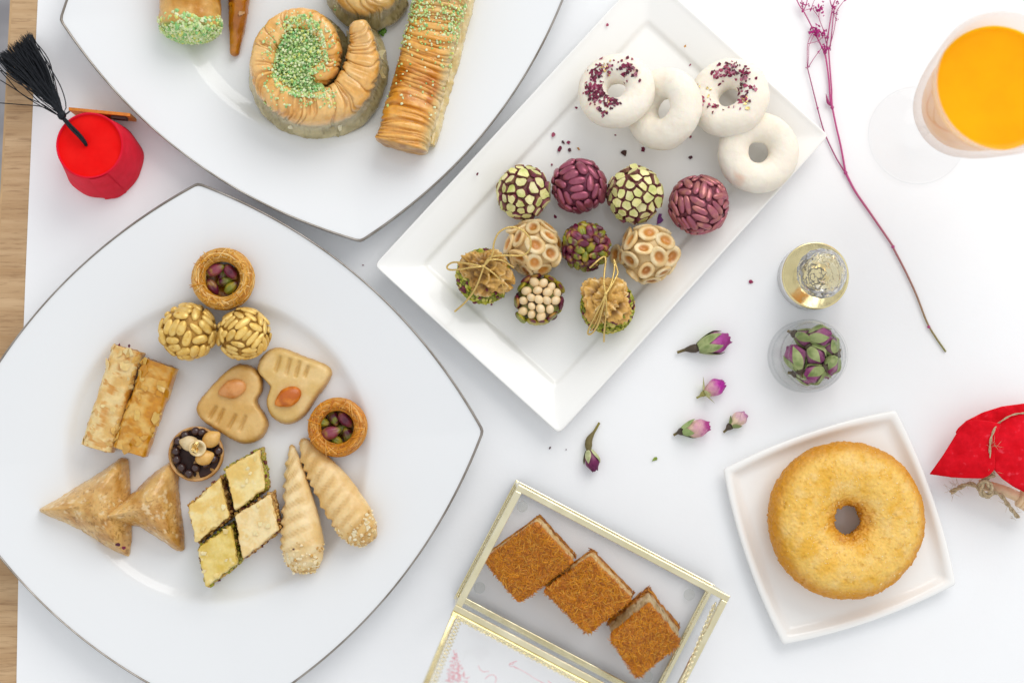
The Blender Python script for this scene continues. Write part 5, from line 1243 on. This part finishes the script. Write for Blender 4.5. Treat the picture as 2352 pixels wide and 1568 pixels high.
v, f = ico(3); g = G(); q = rl(t, 'c1', [(430, 805, 143)])[0]; v = v * [9, 10, 9] * (1 + .12 * np.sin(v[:, 2:3] * 14)); g.add(v + q, f)
g.add(*tube(catmull(rl(t, 'c1', [(440, 800, 146), (465, 792, 150), (485, 776, 148)]), 12), 1.8, 6)); part('tassel_knot', g, M['thread'], t)
paths = []; r_ = np.random.default_rng(9)
for i in range(210):
    u = r_.random(); e = (lerp((-35, 400), (212, 222), u) + r_.normal(0, 12, 2)) + np.array([.25, .45]) * r_.exponential(22)
    s0 = (430 + r_.normal(0, 7), 792 + r_.normal(0, 7)); sp_ = (u - .5)
    m1 = (lerp(s0, e, .28) + np.array([10, 8]) * sp_ * 5 + r_.normal(0, 8, 2)); m2 = (lerp(s0, e, .62) + np.array([12, 10]) * sp_ * 5 + r_.normal(0, 20, 2))
    zz = r_.uniform(0, 26); paths.append(catmull(rl(t, 'c1', [(*s0, 143), (*m1, 118 + zz * .8), (*m2, 62 + zz), (*e, 14 + zz)]), 14))
for L_ in ([(440, 790, 143), (460, 745, 130), (440, 650, 100), (400, 560, 70), (330, 450, 40), (262, 385, 20)], [(415, 810, 140), (350, 770, 100), (270, 740, 60), (150, 730, 30), (-30, 716, 10)], [(415, 810, 140), (300, 730, 90), (190, 680, 55), (100, 620, 30), (-30, 540, 12)],
           [(415, 812, 140), (330, 765, 95), (240, 715, 60), (130, 640, 40), (60, 560, 25), (-20, 470, 20)], [(410, 812, 138), (280, 720, 85), (150, 590, 50), (40, 510, 30), (-30, 480, 20)]):
    paths.append(catmull(rl(t, 'c1', L_), 14))
g = G(); V, F = strands(np.array(paths), 1.2, 5); g.add(V, F); part('tassel_threads', g, M['thread'], t, kind='stuff')

# ------------------------------------------------------------------ stemmed glass of orange juice
p = P(2105, 312, 0); t = thing('juice_glass', 'stemmed glass filled with orange juice', 'glass', (p[0], p[1], 0))
v, f = lathe([(.1, .4), (108, .4), (113, 1.5), (114.5, 4), (113, 6.5), (108, 7.5), (70, 9.5), (34, 14), (17, 24), (11, 45), (9.5, 90), (9.5, 170), (11, 205), (18, 224), (30, 236)], 96); g = G(); g.add(v, f); part('foot_and_stem', g, M['footglass'], t)
g = G()
v, f = lathe([(30, 236), (60, 247), (88, 272), (104, 305), (118, 370), (126, 420), (133, 475), (140.5, 535), (141.5, 543), (139, 548), (134, 548), (131, 543), (126.5, 505), (125, 499)], 96); g.add(v, f); part('bowl', g, M['bowlglass'], t)
v, f = lathe([(.1, 259.5), (39, 265.5), (73, 287), (93, 327), (105, 381), (117, 460), (124, 496), (124.6, 500.5), (122.5, 499), (118, 497), (110, 496.2), (.1, 496)], 96); g = G(); g.add(v, f); part('orange_juice', g, M['juice'], t)
a = np.linspace(0, 2 * math.pi, 97)[:-1]; ring_ = np.array([np.c_[(137.8 + 3.9 * math.cos(k)) * np.cos(a), (137.8 + 3.9 * math.cos(k)) * np.sin(a), np.full(96, 548 + 3.9 * math.sin(k))] for k in np.arange(12) * math.pi / 6]); g = G(); g.add(ring_.reshape(-1, 3), [gridF(12, 96, True, True)]); part('rim', g, M['jarglass'], t)

# ------------------------------------------------------------------ jar, its lid, rosebuds
p = P(1843, 819, 0); jar = thing('glass_jar', 'small open glass jar full of dried rosebuds', 'jar', (p[0], p[1], 0))
v, f = lathe([(.1, 2), (30, 1), (72, .4), (79, 1.5), (82.5, 6), (83, 40), (82.5, 70), (80.5, 82), (75, 90), (71.5, 94), (71, 97), (75, 99.5), (75.3, 102.5), (71.5, 105), (71.5, 107.5), (75, 110), (75.5, 116), (73.5, 120), (67, 121.5), (60, 120.5), (56.5, 117), (56, 104), (58, 95), (68, 84), (75.5, 72), (76, 40), (75, 14), (68, 8), (.1, 8)], 96)
g = G(); g.add(v, f); part('jar_body', g, M['jarglass'], jar)

p = P(1860, 638, 0); t = thing('jar_lid', 'gold topped jar lid with a faceted crystal knob', 'lid', (p[0], p[1], 0))
v, f = lathe([(.1, .5), (74, .5), (76, 2), (76.5, 50), (76, 53)], 96); g = G(); g.add(v, f); part('lid_side', g, M['lidwhite'], t)
v, f = lathe([(76.2, 51), (77.2, 53.5), (76.4, 56.5), (73.5, 57.6), (72.2, 56.6), (30, 56.4), (.1, 56.4)], 96); g = G(); g.add(v, f); part('lid_top', g, M['lidgold'], t)
v, f = lathe([(.1, 56.6), (22, 56.6), (20, 60), (14, 64), (13, 70), (.1, 70)], 40); g = G(); g.add(v, f); part('knob_base', g, M['lidgold'], t)
rg_ = [(14, 68, 0), (38, 80, .5), (54, 98, 0), (57, 112, .5), (53, 126, 0), (42, 141, .5), (26, 150, 0), (10, 152, .5)]; m = 14; V = []
for r_k, z, o_ in rg_:
    a = (np.arange(m) + o_) * 2 * math.pi / m; V.append(np.c_[r_k * np.cos(a), r_k * np.sin(a), np.full(m, z)])
V = np.vstack(V + [[[0, 0, 68]], [[0, 0, 150.5]]]); F = []
for i in range(len(rg_) - 1):
    for j in range(m):
        a0, a1 = i * m + j, i * m + (j + 1) % m; e = rg_[i][2] == 0
        b0, b1 = (i + 1) * m + j, (i + 1) * m + (j + 1) % m
        if e: F += [(a0, a1, b0), (a1, b1, b0)]
        else: F += [(a0, a1, b1), (a0, b1, b0)]
k0 = len(rg_) * m
for j in range(m): F += [(k0, (j + 1) % m, j), (k0 + 1, (len(rg_) - 1) * m + j, (len(rg_) - 1) * m + (j + 1) % m)]
g = G(); g.add(V, [np.array(F)]); part('crystal_knob', g, M['crystal'], t, False)

def rosebud(stem, bud0, tip, R, zc, label, pcol, scol, hipcol, seed, group=None, sep_len=.8, nsep=4, reflex=0.0, hipR=.42, parent_z=0.0, world=True, pitch=0.0):
    """stem: points from the cut end to the hip; bud0, tip: start and end of the bud (world px at height zc)"""
    r_ = np.random.default_rng(seed); bud0 = np.asarray(bud0, float); tip = np.asarray(tip, float)
    t = thing('rosebud', label, 'rosebud', (bud0[0], bud0[1], parent_z), group); o_ = bud0 * [1, 1, 0] + [0, 0, parent_z]
    L = np.linalg.norm(tip - bud0); X = unit(tip - bud0); Yv = unit(np.cross([0, 0, 1.0], X)); Zv = np.cross(X, Yv); B = np.stack([X, Yv, Zv], 1)
    u = np.linspace(0, 1, 40); a = np.linspace(0, 2*math.pi, 60, endpoint=False); uu, aa = np.meshgrid(u, a, indexing='ij')
    rp = R * (np.sin(math.pi * np.clip(.10 + .62 * uu, 0, 1)) ** .75) * (1 - .42 * sstep(.6, 1, uu))
    saw = ((aa * 3 / (2*math.pi) + uu * 1.1 + .3 * seed) % 1.0); rp = rp * (1 - .17 * saw) * (1 + .09 * fbm(np.dstack([uu * 5, np.cos(aa) * 1.5, np.sin(aa) * 1.5]), seed))
    end = sstep(.86, 1, uu) * fbm(np.dstack([uu, np.cos(aa) * 3, np.sin(aa) * 3]), seed + 2) * .12
    xx = L * (uu + end); V = np.dstack([xx, rp * np.cos(aa), rp * np.sin(aa)])
    tipr = np.dstack([V[-1:, :, 0] - L * .10, V[-1:, :, 1] * .45, V[-1:, :, 2] * .45]); V = np.vstack([V, tipr, tipr * [1, .05, .05]])
    cu = np.vstack([uu, uu[-1:], uu[-1:]]); nz = fbm(V * .09, seed + 4)
    col = lerp(pcol[0], pcol[1], sstep(.05, .75, cu + .35 * nz)); col = lerp(col, pcol[2], sstep(.7, 1.05, cu + .25 * nz + .12 * np.vstack([saw, saw[-1:], saw[-1:]])))
    g = G(); g.add(V.reshape(-1, 3) @ B.T + bud0 - o_, [gridF(42, 60, False, True)], col.reshape(-1, 3)); part('petals', g, M['petal'], t)
    g = G()
    for k in range(nsep):
        a0 = 2*math.pi * (k + .35) / nsep + r_.normal(0, .2); s = np.linspace(0, 1, 14); ln = sep_len * r_.uniform(.75, 1.2)
        wv = R * .62 * np.sin(math.pi * np.clip(s * .92 + .08, 0, 1)) ** .8 * (1 - .55 * s); j = np.linspace(-1, 1, 5)
        rr_ = R * (np.sin(math.pi * np.clip(.10 + .62 * s * ln, 0, 1)) ** .75) * (1 - .3 * sstep(.6, 1, s * ln)) + 1.2 + reflex * R * 1.1 * s ** 2 + r_.uniform(0, .25) * R * s ** 3
        ang = a0 + (wv[:, None] / np.maximum(rr_[:, None], 2)) * j[None] ; rad = rr_[:, None] - np.abs(j)[None] * .6
        xs = (s * ln * (1 - .9 * max(reflex, 0)) - .04)[:, None] * L + 0 * ang
        Q_ = np.dstack([xs, rad * np.cos(ang), rad * np.sin(ang)]); Q2 = np.dstack([xs, (rad - .8) * np.cos(ang), (rad - .8) * np.sin(ang)])
        cc = lerp(scol[0], scol[1], sstep(-.3, .3, fbm(Q_ * .1, seed + k))); cc = lerp(cc, scol[1] * 1.15, (np.abs(j)[None] > .9) * .6 + 0 * xs)
        g.add(np.vstack([Q_.reshape(-1, 3), Q2.reshape(-1, 3)]) @ B.T + bud0 - o_, [gridF(14, 5), gridF(14, 5)[:, ::-1] + 70], np.vstack([cc.reshape(-1, 3)] * 2))
    sp_ = part('sepals', g, M['leaf'], t)
    st_ = np.array(stem, float); pa_ = catmull(st_, 40); uu_ = np.linspace(0, 1, 40); rr_ = np.interp(uu_, [0, .06, .35, .6, .8, .93, 1], np.array([.34, .30, .36, .85, 1, .74, .6]) * R * hipR) if hipR else 2.0
    g = G(); V, F = tube(pa_ - o_, rr_, 14); cl_ = lerp(hipcol[0], hipcol[1], np.r_[np.repeat(sstep(.0, .5, uu_), 14), 0, 1]); g.add(V, F, cl_); part('hip_and_stem', g, M['leaf'], t); return t
HB = (S('#6f6238'), S('#4d4236')); SG = (S('#7f8f5c'), S('#a3ad7c'))
def e3(pts): return np.array([P(*cr('e3', x, y), z) for x, y, z in pts])
q = e3([(310, 455, 8), (400, 425, 11), (480, 412, 14), (570, 400, 20), (560, 400, 20), (905, 292, 22)])
rosebud(q[:4], q[4], q[5], 26, 22, 'large magenta rosebud with long green sepals and thick stem', (S('#c08a9a'), S('#a35090'), S('#8a3a72')), SG, HB, 3, None, .95, 4, 0, .40)
q = e3([(530, 972, 6), (565, 955, 8), (600, 930, 10), (640, 908, 15), (630, 912, 16), (850, 800, 20)])
rosebud(q[:4], q[4], q[5], 21, 20, 'vivid purple rosebud with pale yellow curled back sepals', (S('#d9b3b4'), S('#b23f9c'), S('#92257e')), (S('#aeb07a'), S('#cfcb98')), (S('#8c8a50'), S('#a09a60')), 5, None, .5, 5, .55, .34)
q = e3([(270, 1395, 6), (310, 1372, 9), (345, 1358, 12), (388, 1345, 18), (375, 1345, 20), (682, 1290, 22)])
rosebud(q[:4], q[4], q[5], 22, 21, 'pink rosebud with creamy base and short green sepals', (S('#e3c8b0'), S('#d59cb2'), S('#a94a86')), (S('#7f9a5c'), S('#a0b07a')), HB, 7, None, .45, 4, 0, .42)
q = e3([(840, 1362, 5), (870, 1335, 8), (900, 1305, 11), (935, 1275, 15), (930, 1282, 17), (1092, 1150, 18)])
rosebud(q[:4], q[4], q[5], 18, 18, 'smallest pale cream and pink rosebud, closest to the jar', (S('#e6d2b2'), S('#d9b4bc'), S('#b37aa0')), (S('#6f7f4c'), S('#8f9a68')), HB, 9, None, .42, 4, .1, .48)
q = np.array([P(*cr('e4', x, y), z) for x, y, z in ((885, 402, 8), (800, 550, 8), (705, 700, 9), (690, 830, 11), (700, 915, 14), (698, 905, 14), (800, 1262, 16))])
rosebud(q[:5], q[5], q[6], 17.5, 16, 'dark purple closed rosebud on a long stem below the rectangular plate', (S('#8a5a70'), S('#6e2552'), S('#5a1a44')), (S('#a3a87c'), S('#c2c49a')), (S('#8a7f40'), S('#6f6440')), 11, None, .85, 4, .12, .50)
jb = np.array(jar.location) / U; r_ = np.random.default_rng(21)
JB = [((262, 1080), (330, 1290), 66, 21, 1), ((420, 1100), (500, 1200), 70, 21, 2), ((385, 1370), (540, 1290), 72, 20, 3), ((420, 1000), (610, 990), 72, 21, 4), ((600, 1075), (640, 1150), 60, 19, 5), ((300, 980), (390, 1020), 58, 18, 6), ((610, 1270), (660, 1180), 62, 18, 7), ((310, 1330), (400, 1340), 50, 19, 8), ((480, 1190), (560, 1090), 40, 20, 9), ((350, 1180), (450, 1230), 34, 20, 10), ((560, 1300), (500, 1230), 40, 19, 11), ((300, 1150), (400, 1120), 26, 20, 12), ((560, 1130), (620, 1230), 26, 20, 13), ((380, 1290), (470, 1330), 26, 20, 14), ((470, 1030), (560, 1010), 28, 20, 15)]
for (x0, y0), (x1, y1), z, R, k in JB:
    A_, B_ = P(*cr('e2', x0, y0), z), P(*cr('e2', x1, y1), z + 4); d = unit(B_ - A_); 
    if k % 2: A_, B_, d = B_, A_, -d
    B2 = A_ + d * max(np.linalg.norm(B_ - A_), 42)
    st_ = [A_ - d * 20 - [0, 0, 2], A_ - d * 13, A_ - d * 7, A_ + d * 1]
    rosebud(st_, A_, B2, R * 1.25, z, 'dried pink and green rosebud inside the glass jar', (S('#a8868c'), S('#8f4f78'), S('#7a3862')), SG if k % 3 else (S('#6f7f4c'), S('#8f9a68')), HB, 30 + k, 'rosebuds inside the jar', .95, 5, 0, .46, parent_z=z - R)

# ------------------------------------------------------------------ dried pink flower stem
def w3(crop, pts): return [P(*cr(crop, x, y), z) for x, y, z in pts]
o0 = P(*cr('c8', 600, 1085), 5); t = thing('dried_flower_stem', 'long dried pink flower stem with branching tips, crossing behind the plate corner', 'stem', (o0[0], o0[1], 0)); oz = np.array([o0[0], o0[1], 0])
PK, PD, GN = S('#c0628e'), S('#a04a74'), S('#85804c')
def br(name, pts, r0, r1, c0_, c1_, n=40):
    pa_ = catmull(np.array(pts), n) - oz; g = G(); V, F = tube(pa_, np.linspace(r0, r1, n) * .86, 8); u = np.linspace(0, 1, n); cc = lerp(c0_, c1_, u); g.add(V, F, np.vstack([np.repeat(cc, 8, 0), cc[:1], cc[-1:]])); return part(name, g, M['twig'], t)
br('main_stem', w3('c8', [(600, 1085, 5), (660, 1200, 5), (760, 1345, 5), (897, 1545, 5)]) + w3('d1', [(1960, 135, 5), (2030, 270, 5), (2090, 400, 5), (2150, 555, 5), (2200, 640, 4), (2257, 722, 4)]), 3.3, 2.5, PK, GN, 90)
br('branch', w3('c8', [(600, 1085, 5), (570, 920, 6), (540, 790, 7), (515, 670, 7)]) + w3('e1', [(655, 960, 8), (640, 760, 8), (612, 560, 9), (600, 520, 9)]), 2.8, 2.2, PK, PK)
br('branch', w3('c8', [(516, 672, 7), (512, 600, 8)]) + w3('e1', [(668, 880, 8), (650, 640, 8), (640, 500, 9), (645, 465, 9)]), 2.2, 1.9, PK, PK)
br('branch', w3('c8', [(592, 1075, 5), (540, 990, 5), (480, 865, 5), (455, 795, 6)]) + w3('e1', [(540, 1080, 7), (530, 1040, 7), (490, 880, 7), (440, 680, 8), (432, 655, 8)]), 1.9, 1.4, PD, PD, 60)
for L_, r0 in (([(605, 525, 9), (560, 430, 10), (500, 310, 12), (440, 190, 13), (395, 110, 14), (360, 60, 14), (325, -10, 14)], 2.0), ([(395, 110, 14), (385, 50, 14), (378, -10, 14)], 1.5), ([(395, 110, 14), (420, 50, 14), (435, -10, 14)], 1.4),
               ([(612, 520, 9), (625, 400, 10), (645, 260, 11), (665, 140, 12), (680, 60, 13), (710, -20, 13)], 1.9), ([(645, 465, 9), (660, 400, 10), (680, 200, 11), (690, 90, 12), (700, 60, 12)], 1.7), ([(650, 450, 9), (690, 300, 10), (708, 190, 11), (718, 110, 12), (760, 45, 13), (800, -5, 13)], 1.1),
               ([(615, 420, 9), (590, 300, 11), (560, 220, 12), (545, 165, 13), (550, 95, 13)], 1.2), ([(545, 170, 13), (500, 110, 13), (475, 85, 13), (400, 105, 14)], .9), ([(670, 70, 13), (655, 20, 13), (650, -20, 13)], 1.6),
               ([(432, 655, 8), (432, 540, 9), (437, 425, 10), (470, 340, 11), (510, 300, 12)], 1.1), ([(438, 650, 8), (446, 530, 9), (450, 440, 10), (490, 360, 11), (510, 310, 12)], .9), ([(440, 655, 8), (490, 575, 9), (540, 505, 10), (580, 455, 10)], 1.0), ([(437, 425, 10), (530, 400, 11), (570, 370, 11), (600, 330, 12)], .8),
               ([(475, 85, 13), (490, 30, 13), (510, -10, 13)], .8), ([(708, 190, 11), (690, 120, 12), (720, 50, 13)], .8), ([(520, 340, 12), (580, 340, 12), (640, 355, 12)], .8)):
    br('twig', w3('e1', L_), r0, r0 * .75, PD, PK, 24)
g = G(); vv, ff = ico(2)
for x, y, s, n_ in ((512, 305, 8, 26), (590, 328, 6, 12), (625, 355, 5, 7), (550, 88, 7, 14), (508, 60, 4.5, 3), (590, 50, 4, 3), (598, 128, 6, 4), (475, 88, 4.5, 6), (540, 250, 5, 5), (400, 40, 5, 6), (435, 60, 4, 4), (725, 30, 5, 6), (690, 125, 5, 6), (708, 190, 3.5, 4), (585, 450, 5, 7), (540, 508, 3.5, 4), (620, 470, 6, 8), (605, 500, 5, 6), (645, 465, 3.5, 3), (395, 108, 4.5, 5), (676, 70, 5, 6), (565, 378, 3, 2), (532, 400, 2.5, 2), (790, 5, 4, 3), (720, 100, 3, 3), (432, 645, 3.4, 4)):
    c_ = P(*cr('e1', x, y), 12) - oz
    for _ in range(n_):
        s_ = s; s = s * 1.25; o_ = rng.normal(0, s * .5, 3) * [1, 1, .6]; R_ = frame(rng.normal(size=3), rng.normal(size=3)); g.add((vv * [s * .5, s * .24, s * .2]) @ R_.T + c_ + o_ + [0, 0, 2], ff, lerp(S('#c04a8c'), S('#8f2a66'), rng.random())); s = s_
part('blossoms', g, M['petal'], t, kind='stuff')
g = G()
for x, y, c_, z, s in ((600, 1085, 'c8', 6, 4.6), (516, 675, 'c8', 8, 4.4), (897, 1548, 'c8', 5, 4.2), (2160, 580, 'd1', 5, 3.8), (532, 1045, 'e1', 7, 2.8), (674, 1040, 'e1', 8, 4.0)):
    g.add(ico(2)[0] * [s, s, s * .8] * (1 + .15 * vn(ico(2)[0] * 3, 4))[:, None] + P(*cr(c_, x, y), z) - oz, ico(2)[1], lerp(PD, PK, .5))
part('nodes', g, M['twig'], t)
sc_ = np.array(w3('e1', [(660, 1020, 8), (635, 990, 10), (620, 940, 11), (612, 905, 11)])); V, F = tube(catmull(sc_, 20) - oz, np.interp(np.linspace(0, 1, 20), [0, .3, 1], [2, 4, .3]), 8); g = G(); g.add(V, F, PD); part('bract', g, M['twig'], t)

# ------------------------------------------------------------------ red felt bundle
o0 = P(*cr('d6', 1000, 750), 0); t = thing('felt_bundle', 'red felt wrap tied with jute twine over a turned wooden stick', 'ornament', (o0[0], o0[1], 0)); oz = np.array([o0[0], o0[1], 0])
FP = [(t_, 1) for t_ in np.linspace(.005, .90, 22)] + [(.955, .995), (.985, .97), (1, .9), (.992, .82), (.96, .78), (.02, .78)]
def feltsheet(name, pts, cpt, z0, h, zf, seed, cr_=1):
    poly = resample(Q('d6', pts, z0 + h)[:, :2], 240, True); poly = smooth_closed(poly, 2) - oz[:2]; cl = P(*cr('d6', *cpt), z0 + h)[:2] - oz[:2]
    V, F, C = pillow(poly, cl, z0, h, FP, None, None, 0, seed, 240, tilt=lambda q: zf(q[..., 0], q[..., 1]) + 7.0 * fbm(np.dstack([q[..., :1], q[..., 1:2], 0*q[..., :1]]) * .014, seed) + 1.5 * fbm(np.dstack([q[..., :1], q[..., 1:2], 0*q[..., :1]]) * .05, seed))
    g = G(); g.add(V, F); part(name, g, M['felt'], t)
feltsheet('felt_back', [(572, 465), (600, 420), (680, 345), (850, 258), (1050, 195), (1296, 163), (1500, 150), (1500, 420), (1100, 480), (800, 560), (600, 520)], (1000, 370), 30, 20, lambda x, y: 20 - .0022 * (x ** 2 + (y - 30) ** 2) * .5, 3)
feltsheet('felt_front', [(366, 912), (480, 700), (590, 490), (690, 343), (800, 338), (920, 350), (1025, 378), (1000, 480), (960, 640), (955, 850), (900, 915), (840, 945), (700, 945), (560, 940)], (760, 700), 58, 20, lambda x, y: 22 - .010 * (x + 30) ** 2 * .3 - .05 * np.abs(y), 5)
feltsheet('felt_side', [(1022, 380), (1080, 320), (1160, 282), (1296, 262), (1480, 270), (1560, 700), (1480, 1090), (1262, 1085), (1150, 1030), (1040, 950), (965, 860), (945, 700), (970, 520)], (1240, 680), 62, 22, lambda x, y: 30 - .004 * (x - 40) ** 2 * .6 - .002 * y ** 2, 7)
v, f = lathe([(.1, .5), (40, .5), (44, 6), (44, 44), (30, 62), (.1, 66)], 40); g = G(); g.add(v + [16, 20, 0], f); part('wooden_core', g, M['stick'], t)
g = G(); g.add(*tube(catmull(np.array(w3('d6', [(820, 1010, 30), (930, 1030, 38), (1100, 1080, 44), (1260, 1150, 48)])) - oz, 30), [12] * 30, 24)); part('stick', g, M['stick'], t)
ax_ = np.array(w3('d6', [(1235, 1140, 48), (1430, 1230, 52)])) - oz; u = np.linspace(0, 1, 60); g = G()
g.add(*tube(ax_[0] + (ax_[1] - ax_[0]) * u[:, None], np.interp(u, [0, .03, .08, .2, .24, .28, .40, .44, .48, .8, 1], [12, 19, 21.5, 22, 19.5, 22.5, 23, 20, 23.5, 24, 20]), 40)); part('turned_end', g, M['stick'], t)
def twine(pts, r=3.0, n=60):
    pa_ = catmull(np.array(w3('d6', pts)) - oz, n); V, F = [], []; g = G()
    tt = unit(np.gradient(pa_, axis=0)); N = unit(np.cross(tt, [0, 0, 1.0])); B_ = np.cross(tt, N)
    s = np.r_[0, np.cumsum(np.linalg.norm(np.diff(pa_, axis=0), axis=1))]
    for k in range(2):
        a = s / 7.0 + k * math.pi; g.add(*tube(pa_ + (N * np.cos(a)[:, None] + B_ * np.sin(a)[:, None]) * r * .55, r * .62, 6))
    return g
part('twine', twine([(1020, 378, 88), (985, 440, 98), (950, 540, 102), (940, 650, 102), (948, 760, 98), (958, 860, 92), (985, 900, 82)], 2.6), M['jute'], t)
part('twine', twine([(1300, 264, 92), (1200, 278, 96), (1120, 310, 98), (1060, 350, 95), (1020, 378, 90)], 1.8), M['jute'], t)
part('twine_knot', twine([(985, 900, 82), (900, 950, 70), (840, 1000, 62), (830, 1070, 58), (880, 1120, 58), (940, 1110, 66), (950, 1040, 74), (900, 980, 76), (850, 1010, 72), (850, 1090, 64), (920, 1130, 54), (980, 1090, 52)], 6.0, 120), M['jute'], t)
part('twine_tail', twine([(840, 1060, 60), (760, 1010, 54), (690, 1010, 46), (610, 1050, 36), (530, 1095, 28)], 5.2), M['jute'], t)
part('twine_tail', twine([(970, 1090, 62), (1050, 1120, 66), (1120, 1210, 60), (1180, 1290, 48), (1235, 1355, 38)], 4.6), M['jute'], t)
n = 80; r_ = np.random.default_rng(3); cs = np.array(w3('d6', [(880, 1060, 68), (600, 1055, 36), (545, 1085, 30), (1100, 1180, 60), (1220, 1340, 40), (950, 600, 102), (960, 850, 92), (720, 1000, 50)])) - oz
st_ = cs[r_.integers(8, size=n)] + r_.normal(0, 5, (n, 3)); dr = unit(r_.normal(0, 1, (n, 3)) * [1, 1, .4]); s = np.linspace(0, 1, 6)[None, :, None]; bd = r_.normal(0, 6, (n, 1, 3))
g = G(); V, F = strands(st_[:, None] + dr[:, None] * s * r_.uniform(6, 22, (n, 1, 1)) + bd * s * s, .38, 3); g.add(V, F); part('jute_fibres', g, M['jute'], t, kind='stuff')

# ------------------------------------------------------------------ loose petal flakes and bits
def petal_bit(D, z, size, col, label, group, cat='petal', name='petal_flake', rise=.6):
    p = P(*D, z); g = G(); v, f = flake(size, .3, .5, 8); R_ = frame(np.r_[rng.normal(0, .16, 2), 1], rng.normal(size=3)); v = v @ R_.T; v[:, 2] -= v[:, 2].min() - rise
    g.add(v, f, col); single(name, g, M['petal'], (p[0], p[1], z), label, cat, group, False)
L1, G1 = 'tiny dark red rose petal flake lying on the rectangular plate', 'petal flakes scattered on the rectangular plate'
for x, y, s in ((25, 900, 7), (108, 960, 6.5), (150, 962, 5.5), (78, 1018, 9), (160, 1022, 6), (765, 1020, 8), (938, 995, 6), (1145, 1085, 6), (533, 903, 3.5), (467, 3, 4), (1145, 330, 4), (215, 680, 4.5), (1148, 918, 4.5), (13, 1142, 3)):
    petal_bit(cr('c7', x, y), PR if y > 100 else 45, s, PETC[rng.integers(6)], L1, G1)
for x, y, s in ((820, 552, 6), (278, 257, 4), (797, 190, 3), (375, 1160, 5)): petal_bit(cr('c6', x, y), PR if x > 300 else 48, s, PETC[rng.integers(6)], L1, G1)
petal_bit(cr('c7', 605, 1050), PR, 11, S('#4a2c28'), 'largest brownish petal flake between the ring cookies and the nut balls', None)
petal_bit(cr('c6', 1545, 572), PR, 13, S('#7d4a86'), 'ragged violet petal lying between a pistachio ball and the lighter rose ball', None)
petal_bit(cr('c7', 232, 1012), PR, 5, S('#cf9a66'), 'small tan petal flake lying among the dark flakes on the rectangular plate', None)
petal_bit(cr('c7', 1103, 177), PR + 20, 4, S('#b98a4e'), 'small tan speck on the rectangular plate rim above the ring cookies', None)
for x, y, s in ((1724, 647, 6), (1263, 1028, 4), (834, 609, 2.6), (1300, 1032, 2)): petal_bit((x, y), 0, s, PETC[rng.integers(6)], 'tiny dark flake lying on the white paper', 'flakes on the paper')
petal_bit(cr('e4', 1870, 1055), 0, 8, S('#8fa24e'), 'small green leaf bit lying on the paper below the rosebuds', None, 'leaf', 'leaf_bit')
for (c_, x, y, z, s) in (('c4', 585, 1372, 72, 6), ('c4', 622, 1395, 66, 5), ('c4', 592, 127, 76, 5), ('c4', 655, 129, 80, 5), ('c4', 946, 930, 20, 5), ('c5', 940, 1170, 94, 6)):
    petal_bit(cr(c_, x, y), z, s, PETC[rng.integers(3)], 'small red petal flake stuck on a pastry of the rounded square plate', 'petal flakes on the pastries')
